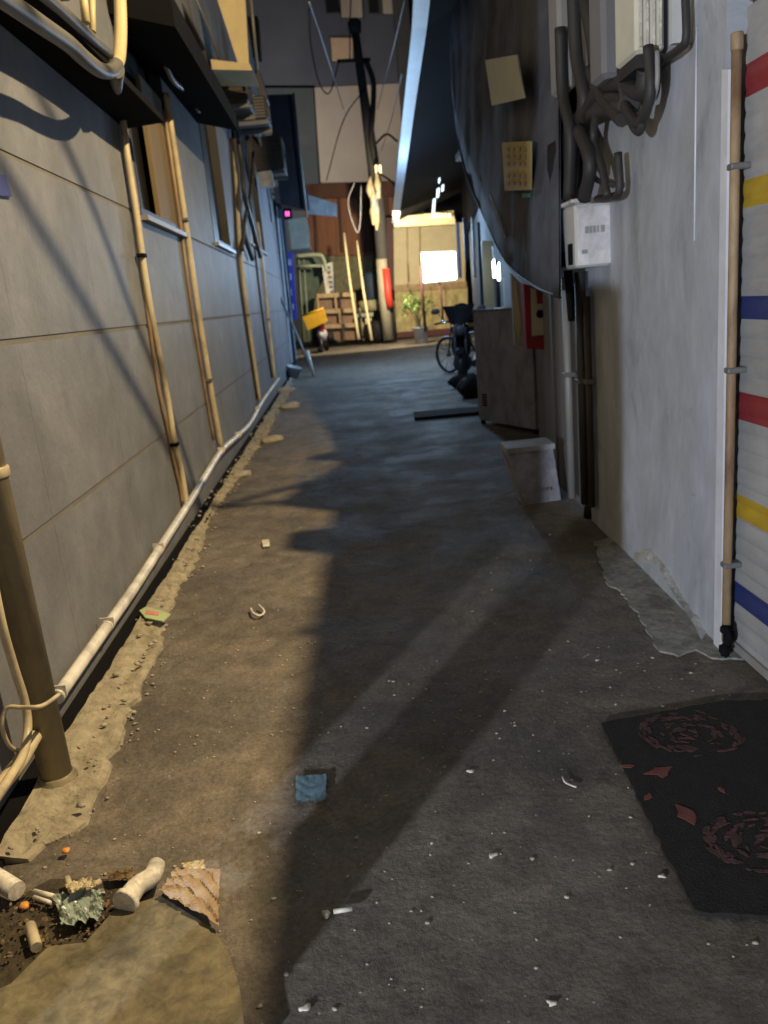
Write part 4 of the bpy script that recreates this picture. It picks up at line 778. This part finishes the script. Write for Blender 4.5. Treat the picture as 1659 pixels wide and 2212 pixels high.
# board with vertical writing
wb = thing('lettered_board', at(712, 645, 30), 'white board with a column of dark vertical writing', 'sign')
m = MB(); m.prism([at(x, y, 30.2) for x, y in [(695, 573), (718, 566), (728, 640), (706, 645)]], (0, .05, 0)); m.build('board', 'litter_white', wb)
m = MB(); q = random.Random(2)
for i in range(6):
    y = 574+i*10.5; x = 706+i*1.4
    for k_ in range(4): xx = x+k_*2.0; m.prism([at(u, v, 30.19) for u, v in [(xx, y+q.uniform(0, 2)), (xx+1.1, y), (xx+1.3, y+8), (xx+.1, y+8-q.uniform(0, 3))]], (0, -.01, 0))
    m.prism([at(u, v, 30.19) for u, v in [(x, y+3), (x+8, y+3), (x+8, y+4.4), (x, y+4.4)]], (0, -.012, 0))
m.build('lettering', 'dark_brown', wb)
# green cloth covered frame
gc = thing('covered_rack', at(655, 700, 30), 'dark green cloth covered rack under a bent pale pipe', 'rack')
m = MB(); m.prism([at(x, y, 30.6) for x, y in [(640, 556), (700, 556), (700, 600), (680, 640), (672, 735), (650, 740)]], (0, .4, 0)); m.build('cover', 'green_cloth', gc)
m = MB(); m.tube([at(640, 553, 29.8), at(685, 550, 29.8), at(698, 558, 29.8), at(705, 585, 29.8)], .07, 10, curve=6); m.build('bent_pipe', 'green_frame', gc)
m = MB(); m.tube([at(641, 575, 29.8), at(694, 574, 29.8)], .05, 8); [m.tube([at(x, 560, 30.2), at(x+12, 740, 30.2)], .025, 6) for x in (645, 656)]; m.build('bar', 'green_frame', gc)
# wooden crates stacked in rows
q = random.Random(4)
rows_ = [(684, 768, 634, 668), (690, 780, 668, 700), (700, 786, 700, 735)]
for i, (x0, x1, y0, y1) in enumerate(rows_):
    cr_ = thing('wooden_crate', at(x0, y1, 29.5), ['topmost long wooden crate of the yard stack', 'middle long wooden crate of the yard stack', 'bottom long wooden crate of the yard stack'][i], 'crate', 'wooden crates stacked in the yard')
    m = MB(); m.prism([at(x, y, 29.9) for x, y in [(x0+1, y0+6), (x1-1, y0+4), (x1+2, y1-1), (x0+3, y1-1)]], (0, .3, 0)); m.build('box', 'crate_back', cr_)
    m = MB(); m.prism([at(x, y, 29.7) for x, y in [(x0, y0+1), (x1, y0-3), (x1, y0+6), (x0, y0+10)]], (0, .5, 0)); m.build('top_board', 'crate_wood', cr_)
    for u in (0, .48, 1): x = x0+(x1-x0-4)*u+(8 if i == 1 and u == 0 else 0); m = MB(); m.prism([at(x, y0+2, 29.65), at(x+3.4, y0+2, 29.65), at(x+6, y1, 29.65), at(x+2.6, y1, 29.65)], (0, .06, 0)); m.build('upright', 'crate_wood', cr_)
# barrels, bag and stool behind
m = MB(); m.lathe(at(806, 650, 30.4), [(.36, 0), (.38, .1), (.38, .9), (.3, 1.0), (.1, 1.05)], 18); m.build('water_drum', 'navy', label='dark blue drum behind the utility pole', cat='drum')
m = MB(); m.lathe(at(797, 672, 29.9), [(.36, 0), (.36, .35), (.3, .38)], 18); m.build('basin', 'yard_wall', label='cream basin under the dark blue drum', cat='basin')
m = MB(); m.blob(at(812, 716, 29.6), .42, 21, 3, .18, (1, .8, 1)); m.build('rubbish_bag', 'bag_black', label='large black bag at the foot of the utility pole', cat='bag')
st = thing('stool', at(786, 730, 29.4), 'pale stool between the bamboo poles', 'stool')
m = MB(); m.prism([at(x, y, 29.5) for x, y in [(768, 678), (806, 675), (806, 683), (768, 686)]], (0, .5, 0)); m.build('seat', 'green_frame', st)
for x in (770, 779, 790, 800): m = MB(); m.tube([at(x, 685, 29.6), at(x+4, 726, 29.6)], .035, 6); m.build('leg', 'cream_panel', st)
# delivery scooter with yellow crate
ds = thing('delivery_scooter', at(690, 748, 27.0), 'white and black delivery scooter seen from behind', 'scooter')
Y = 27.2; hub = at(692, 735, Y)
def wheel(root, c, r, axis, tr=.05):
    ax = Vector(axis).normalized(); u = ax.orthogonal().normalized(); w_ = ax.cross(u); m = MB()
    m.tube([c+(u*math.cos(i*.2094)+w_*math.sin(i*.2094))*r for i in range(31)], tr, 8, caps=False); o = m.build('wheel', 'rubber', root)
    m = MB(); m.lathe(c-ax*.03, [(.04, 0), (.04, .06)], 10, axis=ax)
    m.tube([c+(u*math.cos(i*.2094)+w_*math.sin(i*.2094))*(r-tr*.9) for i in range(31)], tr*.3, 6, caps=False)
    for i in range(10): a = i*.628; m.tube([c, c+(u*math.cos(a)+w_*math.sin(a))*(r-tr)], .006, 4)
    m.build('spokes', 'steel', o); return o
wheel(ds, Vector((hub.x-.02, 27.1, .24)), .2, (1, .25, 0), .06); wheel(ds, Vector((hub.x+.15, 28.2, .24)), .2, (1, .25, 0), .06)
m = MB(); m.blob(at(696, 722, 27.3), .2, 5, 3, .12, (.9, 1.6, 1.1)); m.build('body', 'bike_white', ds)
m = MB(); m.prism([at(x, y, 27.0) for x, y in [(690, 703), (700, 700), (703, 712), (693, 714)]], (0, .06, 0)); m.build('tail_light', 'lens_red', ds)
m = MB(); m.blob(at(692, 735, 27.5), .3, 15, 2, .2, (.8, 1.3, .6)); m.blob(at(713, 728, 27.8), .2, 17, 2, .2, (.7, 1, .8)); m.build('side_panel', 'bike_dark', ds)
m = MB(); m.tube([at(672, 700, 28.3), at(690, 692, 28.2), at(712, 694, 28.3)], .02, 6); m.build('handlebar', 'chrome', ds)
yc = thing('plastic_crate', at(680, 712, 27.0), 'bright yellow plastic crate strapped on the delivery scooter', 'crate')
m = MB(); F = [at(x, y, 26.7) for x, y in [(653, 682), (698, 666), (707, 694), (665, 714)]]; m.prism(F, (0, .5, 0)); m.build('box', 'crate_yellow', yc)
m = MB(); m.tube([F[0], F[1]], .025, 6); m.tube([F[0]+Vector((0, .5, 0)), F[1]+Vector((0, .5, 0))], .025, 6); m.tube([F[0], F[0]+Vector((0, .5, 0))], .025, 6); m.tube([F[1], F[1]+Vector((0, .5, 0))], .025, 6); m.build('rim', 'crate_yellow', yc)
# white glowing sign and post
ls = thing('lit_sign', at(917, 715, 26.5), 'glowing blank white light box on a dark post', 'sign')
Q = [(912, 547), (983, 544), (986, 603), (915, 610)]
m = MB(); m.prism([at(x, y, 26.5) for x, y in Q], (0, .03, 0)); m.build('panel', 'lit_white', ls)
m = MB(); m.prism([at(x, y, 26.54) for x, y in [(910, 545), (985, 542), (988, 605), (913, 612)]], (0, .16, 0)); m.build('casing', 'meter_side', ls)
m = MB(); m.tube([at(909, 575, 26.45), at(913, 640, 26.45), at(919, 716, 26.45)], .05, 8); m.build('post', 'maroon', ls)
m = MB(); m.tube([at(949, 606, 26.6), at(955, 660, 26.6), at(957, 700, 26.6)], .035, 8); m.build('brace', 'maroon', ls)
# potted plant
pb = at(911, 738, 26.8); pl_ = thing('potted_plant', pb, 'leafy green plant growing in a round grey pot', 'plant')
m = MB(); m.lathe((pb.x, 26.9, 0), [(.19, 0), (.26, .48), (.28, .50), (.28, .54), (.25, .54), (.24, .48)], 20); m.build('pot', 'bucket', pl_)
m = MB(); m.lathe((pb.x, 26.9, .46), [(.23, 0), (.23, .01)], 16); m.build('soil', 'soil', pl_)
q = random.Random(9); m = MB(); tips = []
for (x, y) in [(880, 655), (893, 640), (900, 660), (906, 650), (915, 655), (926, 655), (872, 655)]:
    t = at(x, y, 26.9+q.uniform(-.3, .3)); tips.append(t); b = Vector((pb.x+q.uniform(-.1, .1), 26.9+q.uniform(-.1, .1), .46)); m.tube([b, b.lerp(t, .5)+Vector((q.uniform(-.05, .05), 0, .1)), t], [.018, .014, .008], 6, curve=4)
m.build('stems', 'stem', pl_)
m = MB()
for t in tips:
    for i in range(26):
        a = q.uniform(0, 6.28); e = q.uniform(-1.1, .5); d = Vector((math.cos(a)*math.cos(e), math.sin(a)*math.cos(e), math.sin(e))); c = t+Vector((q.uniform(-.14, .14), q.uniform(-.14, .14), q.uniform(-.35, .22))); s = q.uniform(.09, .2); sd = d.cross(Vector((0, 0, 1))).normalized()*s*.22; nn = Vector((0, 0, .02))
        m.add([c, c+d*s*.4+sd+nn, c+d*s, c+d*s*.4-sd+nn], [(0, 1, 2, 3)], False)
m.build('leaves', 'leaf', pl_)
# parked bicycle and covered motorcycle on the right
by = thing('bicycle', G(975, 800), 'black bicycle whose front wheel points into the alley', 'bicycle')
c = G(972, 806); wc = Vector((c.x-.02, c.y, .36)); axw = Vector((.80, .6, 0)); fw = Vector((.6, -.8, 0))
wc = Vector((G(972, 806).x, G(972, 806).y, .36))
wheel(by, wc, .33, axw, .03); wc2 = wc-fw*1.0*-1; wheel(by, wc+Vector((.62, .82, 0))*1.02*Vector((1, 1, 1)).x, .33, axw, .03)
r0 = wc; r1 = wc+Vector((.62, .82, 0)); dv = (r1-r0); H = Vector((0, 0, 1))
m = MB(); hd = r0+dv*.15+H*.5; st_ = r0+dv*.62+H*.52; bt = r0+dv*.5-H*.05
for p, s2 in [(r0, hd), (hd, st_), (hd, bt), (bt, st_), (bt, r1), (st_, r1)]: m.tube([p, s2], .016, 8)
m.build('frame', 'bike_dark', by)
m = MB(); hb = hd+H*.12; ls_ = Vector((dv.y, -dv.x, 0)).normalized(); m.tube([hd, hb], .012, 6); m.tube([hb+ls_*.28-dv*-.1, hb, hb-ls_*.28+dv*.1], .014, 8, curve=4); m.build('handlebar', 'chrome', by)
m = MB(); m.tube([st_, st_+H*.12], .013, 6); m.blob(st_+H*.15, .12, 4, 2, .1, (.7, 1.1, .3)); m.build('saddle', 'black', by)
mc = thing('motorcycle', G(1010, 840), 'dark motorcycle with flared windshield parked by the right wall', 'motorcycle')
Ym = 14.5
mw0 = Vector((1.78, 13.4, .29)); mw1 = Vector((2.0, 14.7, .29)); wheel(mc, mw0, .24, (1, -.17, 0), .06); wheel(mc, mw1, .24, (1, -.17, 0), .06)
ax_ = (mw1-mw0).normalized(); sd_ = Vector((ax_.y, -ax_.x, 0)); U = Vector((0, 0, 1))
def mcp(a, b, c): return mw0+ax_*a+sd_*b+U*(c-.29)
def loft(m, secs):   # (along, half width, bottom, top) sections joined to one shell
    n = 12; vs = []
    for a, hw, z0, z1 in secs:
        for k in range(n): t = 2*math.pi*k/n; vs.append(mcp(a, hw*math.cos(t)*(1 if abs(math.sin(t)) < .9 else .8), (z0+z1)/2+(z1-z0)/2*math.sin(t)))
    m.add(vs, [(i*n+k, i*n+(k+1) % n, (i+1)*n+(k+1) % n, (i+1)*n+k) for i in range(len(secs)-1) for k in range(n)]+[tuple(range(n-1, -1, -1)), tuple((len(secs)-1)*n+k for k in range(n))], True)
m = MB(); loft(m, [(.22, .10, .5, .85), (.35, .16, .42, .92), (.5, .17, .38, .86), (.7, .15, .36, .78), (.95, .15, .42, .80), (1.2, .17, .5, .84), (1.45, .13, .58, .86), (1.6, .05, .66, .82)]); m.build('body', 'bike_dark', mc)
m = MB(); loft(m, [(.62, .10, .80, .85), (.75, .14, .79, .90), (1.1, .15, .80, .92), (1.4, .13, .84, .97), (1.5, .08, .86, .95)]); m.build('seat', 'black', mc)
m = MB(); loft(m, [(.45, .12, .2, .45), (.6, .17, .16, .5), (.85, .17, .16, .48), (1.0, .1, .22, .42)]); m.build('engine', 'bike_grey', mc)
m = MB(); loft(m, [(-.28, .05, .52, .56), (-.1, .075, .56, .64), (.12, .075, .54, .62), (.24, .05, .44, .5)]); m.build('mudguard', 'bike_dark', mc)
for b_ in (-.09, .09): m = MB(); m.tube([mcp(0, b_, .29), mcp(.14, b_, .7), mcp(.26, b_*.9, 1.02)], .022, 8); m.build('fork', 'bike_grey', mc)
m = MB(); m.tube([mcp(.42, -.42, 1.02), mcp(.30, -.2, 1.05), mcp(.26, 0, 1.03), mcp(.30, .2, 1.05), mcp(.42, .42, 1.02)], .016, 8, curve=5); m.build('handlebar', 'black', mc)
m = MB(); m.lathe(mcp(.10, 0, .9), [(.02, -.09), (.08, -.05), (.095, .02), (.09, .05), (.02, .055)], 16, axis=tuple(-ax_)); m.build('headlight', 'bike_grey', mc)
m = MB(); vs = []; n_ = 9
for r_ in range(5):
    for k in range(n_): t = -1+2*k/(n_-1); vs.append(mcp(.10+.16*t*t+.05*r_, t*(.15+.03*r_), 1.0+.075*r_))
m.add(vs, [(r_*n_+k, r_*n_+k+1, (r_+1)*n_+k+1, (r_+1)*n_+k) for r_ in range(4) for k in range(n_-1)], True)
m.add([v+ax_*.012 for v in vs], [((r_+1)*n_+k, (r_+1)*n_+k+1, r_*n_+k+1, r_*n_+k) for r_ in range(4) for k in range(n_-1)], True); m.build('windshield', 'bike_dark', mc)
for b_ in (-1, 1):
    m = MB(); m.tube([mcp(.32, b_*.25, 1.05), mcp(.28, b_*.34, 1.2)], .008, 6); m.blob(mcp(.27, b_*.38, 1.23), .07, 3, 2, .05, (1.1, .3, .7)); m.build('mirror', 'bike_grey', mc)
m = MB(); m.tube([mcp(.7, .19, .3), mcp(1.1, .22, .3), mcp(1.55, .23, .36)], .04, 10); m.build('exhaust', 'steel', mc)
m = MB(); loft(m, [(1.42, .18, .98, 1.28), (1.46, .2, .96, 1.32), (1.78, .2, .96, 1.32), (1.82, .18, .98, 1.28)]); m.build('top_box', 'bike_dark', mc)
# ground shadow by the cabinet, put in as a thin black slab
m = MB(); pp = [G(893, 896), G(1035, 884), G(1035, 896), G(896, 909)]; m.prism([p+Vector((0, 0, .01)) for p in pp], (0, 0, .03)); m.build('shadow_slab', 'mat_black', label='long black slab put in as a shadow on the ground by the cabinet', cat='shadow_slab')
# ================================================================ LITTER
def G3(px, py, z): p = G(px, py); p.z = z; return p
def litter_poly(name, pix, h, mt, label, z=.012, cat='litter', group=None):
    m = MB(); m.prism([G3(x, y, z) for x, y in pix], (0, 0, h)); return m.build(name, mt, label=label, cat=cat, group=group)
m = MB(); m.tube([G3(280, 1985, .055), G3(305, 1955, .06), G3(335, 1935, .06), G3(345, 1905, .055)], [.03, .026, .026, .024], 14, curve=5, caps=False); m.tube([G3(276, 1990, .055), G3(284, 1980, .055)], .035, 14); m.build('pipe_elbow', 'litter_white', label='broken white plastic elbow pipe lying on the slab edge', cat='pipe')
m = MB(); m.tube([G3(-30, 1915, .06), G3(45, 1958, .05)], .026, 12); m.build('pipe_offcut', 'litter_white', label='short white pipe offcut entering at the left edge', cat='pipe')
q = random.Random(12)
def crumple(name, quad, n, amp, mt, label, cat, seed, z0=.03, jag=.0, parent=None):
    qq = random.Random(seed); P = [G3(x, y, z0) for x, y in quad]; ph = [qq.uniform(0, 6) for _ in range(8)]; vs = []
    for i in range(n+1):
        for j in range(n+1):
            u, v = i/n, j/n; p = P[0]*(1-u)*(1-v)+P[1]*u*(1-v)+P[2]*u*v+P[3]*(1-u)*v
            e = jag if (i in (0, n) or j in (0, n)) else 0
            h = amp*(abs(math.sin(u*9+ph[0]+2*math.sin(v*4+ph[1])))+.7*abs(math.sin(v*13+ph[2]+3*math.sin(u*5+ph[3])))+.5*abs(math.sin((u+v)*21+ph[4]))-.6)
            vs.append(p+Vector((qq.uniform(-e, e), qq.uniform(-e, e), max(h, -.012)+qq.uniform(-.1, .1)*amp)))
    m = MB(); k_ = n+1; f = [(i*k_+j, i*k_+j+1, (i+1)*k_+j+1, (i+1)*k_+j) for i in range(n) for j in range(n)]
    m.add(vs, f, False); m.add([v-Vector((0, 0, .0015)) for v in vs], [t[::-1] for t in f], False)
    return m.build(name, mt, parent, label=label, cat=cat)
crumple('cardboard_scrap', [(352, 1962), (388, 1912), (482, 1915), (478, 2036)], 22, .007, 'card', 'crumpled brown and white cardboard scrap beside the elbow pipe', 'cardboard', 3, .05, .003)
m = MB(); pit = [G3(x, y, .004) for x, y in [(-60, 1960), (30, 1950), (110, 1905), (260, 1905), (330, 1925), (250, 1990), (190, 2058), (108, 2064), (30, 2140), (-60, 2170)]]; m.prism(pit, (0, 0, .006)); m.build('mud', 'debris', kind='stuff', label='dark muddy debris in the drain corner', cat='mud')
m = MB()
for i in range(260):
    x = q.uniform(-10, 250); y = q.uniform(1935, 2100)
    if y > 2050 and x > 110: continue
    c = G3(x, y, q.uniform(.012, .03)); r = q.choice([.002, .003, .005, .008]); a0 = q.uniform(0, 6); el = q.uniform(.3, 1)
    P = [c+Vector((r*math.cos(a0+t)*el+0, r*math.sin(a0+t), r*.5*math.sin(t+a0*2))) for t in (0, 1.1, 2.3, 3.3, 4.2, 5.3)]
    m.prism(P, (0, 0, .002))
m.build('drain_grit', 'leaf_litter', kind='stuff', label='bits of leaf and grit in the drain corner', cat='debris')
for (pix, r, mt, lb_, h) in [([(78, 1945), (125, 1958)], .007, 'litter_white', 'longer white cigarette end left of the plastic bag', .03), ([(78, 1958), (118, 1972)], .006, 'litter_white', 'shorter white cigarette end below the longer one', .03), ([(150, 1920), (160, 1948)], .009, 'litter_cream', 'cream stub standing above the plastic bag', .035), ([(185, 1950), (222, 1926)], .008, 'litter_cream', 'cream stick right above the plastic bag', .035), ([(70, 2020), (84, 2068)], .014, 'litter_cream', 'chunky tan stub at the lower left', .03), ([(722, 1982), (762, 1976)], .006, 'litter_white', 'white cigarette end in the dark shadow', .018)]:
    m = MB(); m.tube([G3(*pix[0], h), G3(*pix[1], h)], r, 10); m.build('cigarette_end' if r < .012 else 'stub', mt, label=lb_, cat='litter', group='butts and stubs on the ground')
m = MB(); m.blob(G3(706, 1985, .015), .010, 3, 2, .3); m.build('paper_ball', 'litter_white', label='tiny white paper ball beside the cigarette end in shadow', cat='litter')
crumple('plastic_bag', [(122, 1962), (232, 1948), (222, 2010), (140, 2030)], 20, .014, 'plastic_teal', 'crumpled teal and clear plastic bag in the drain corner', 'bag', 8, .03, .004)
crumple('paper_scrap', [(150, 1958), (205, 1938), (222, 1958), (168, 1972)], 12, .008, 'litter_cream', 'cream paper scrap lying on top of the plastic bag', 'paper', 5, .062, .003)
crumple('leaf_scrap', [(235, 1908), (290, 1896), (298, 1918), (240, 1926)], 10, .005, 'leaf_litter', 'brown leafy scrap behind the elbow pipe', 'litter', 9, .03, .003)
crumple('paper_scrap', [(395, 1875), (440, 1868), (446, 1885), (402, 1892)], 10, .004, 'litter_cream', 'thin dirty paper scrap on the ground above the cardboard', 'paper', 19, .014, .003)
for (x, y, r, lb_) in [(145, 1850, .013, 'round orange peel piece on the kerb edge'), (56, 1970, .014, 'orange peel piece beside the cigarette ends')]:
    m = MB(); m.blob(G3(x, y, .02), r, int(x), 2, .15, (1, 1, .6)); m.build('orange_peel', 'peel', label=lb_, cat='peel', group='bits of orange peel')
crumple('blue_wrapper', [(640, 1740), (640, 1684), (706, 1680), (704, 1735)], 14, .0022, 'litter_blue', 'pale blue square wrapper lying in the middle of the alley', 'wrapper', 2, .012, .0015)
litter_poly('small_card', [(566, 1172), (582, 1170), (584, 1184), (569, 1186)], .006, 'litter_white', 'tiny square white card on the lit ground', cat='card')
m = MB(); m.tube([G3(543, 1322, .02), G3(548, 1334, .025), G3(562, 1338, .02), G3(572, 1328, .018), G3(560, 1318, .03)], .006, 6, curve=4); m.build('crumpled_film', 'litter_white', label='crumpled clear film on the lit ground below the card', cat='film')
m = MB(); m.prism([G3(x, y, .05) for x, y in [(305, 1340), (318, 1332), (352, 1340), (372, 1348), (356, 1364), (318, 1356)]], (0, 0, .006)); cw = m.build('candy_wrapper', 'wrap_green', label='green and pink sweet wrapper on the kerb', cat='wrapper')
m = MB(); m.prism([G3(x, y, .0565) for x, y in [(320, 1340), (348, 1346), (346, 1352), (318, 1348)]], (0, 0, .002)); m.build('band', 'wrap_pink', cw)
m = MB(); m.tube([G3(1215, 1685, .012), G3(1222, 1698, .012), G3(1245, 1708, .012)], .003, 6, curve=4); m.build('wire_snippet', 'litter_white', label='thin curved white snippet on the asphalt left of the mat', cat='litter')
for i, (x, y, r, lb_) in enumerate([(1430, 1895, .007, 'white chewed scrap just left of the mat corner'), (1017, 1668, .009, 'small white chip in the middle right asphalt'), (1065, 1850, .009, 'brightest white crumb in the rough asphalt patch'), (1193, 2170, .008, 'white crumb near the bottom edge right of centre'), (1290, 1428, .006, 'tiny white fleck above the mat'), (660, 2180, .009, 'pale smear of crumbs at the bottom edge')]):
    m = MB(); m.blob(G3(x, y, .004), r, i+50, 2, .5, (1.4, 1, .4)); m.build('crumb', 'litter_white', label=lb_, cat='crumb', group='white crumbs on the asphalt')
# grit scattered on the asphalt, nobody could count it
q = random.Random(21); m = MB()
for i in range(650):
    y = 1.4+abs(q.gauss(0, 1))*2.2; x = q.uniform(-1.05, 1.25); r = q.choice([.0025, .003, .004, .006]); m.blob((x, y, gz(x, y)+r*.3), r, i, 1, .4, (1.2, 1, .6))
m.build('grit', 'stone', kind='stuff', label='loose pale grit scattered over the alley ground', cat='grit')
q = random.Random(22); m = MB()
for i in range(900):
    p = q.choice(edge); r = q.choice([.003, .005, .007, .009, .013]); s1 = q.uniform(-.12, .06); m.blob((p.x+s1, p.y+q.uniform(-.05, .05), (.04 if s1 < -.02 else .004)+r*.2), r, i, 1, .5, (1.2, 1, .6))
m.build('kerb_rubble', 'stone', kind='stuff', label='crumbled concrete bits along the kerb edge', cat='rubble')
# unseen post added to cast a dark band in the side lamp's light
m = MB(); m.tube([(-1.015, .62, -.05), (-1.015, .62, 1.40)], .112, 16); m.lathe((-1.015, .62, 1.40), [(.118, 0), (.118, .015), (.05, .03)], 16); m.build('shadow_post', 'pole_concrete', label='unseen post added at the lane corner to block the side lamp', cat='post')
for o in bpy.data.objects:
    if '_w' in o: del o['_w']
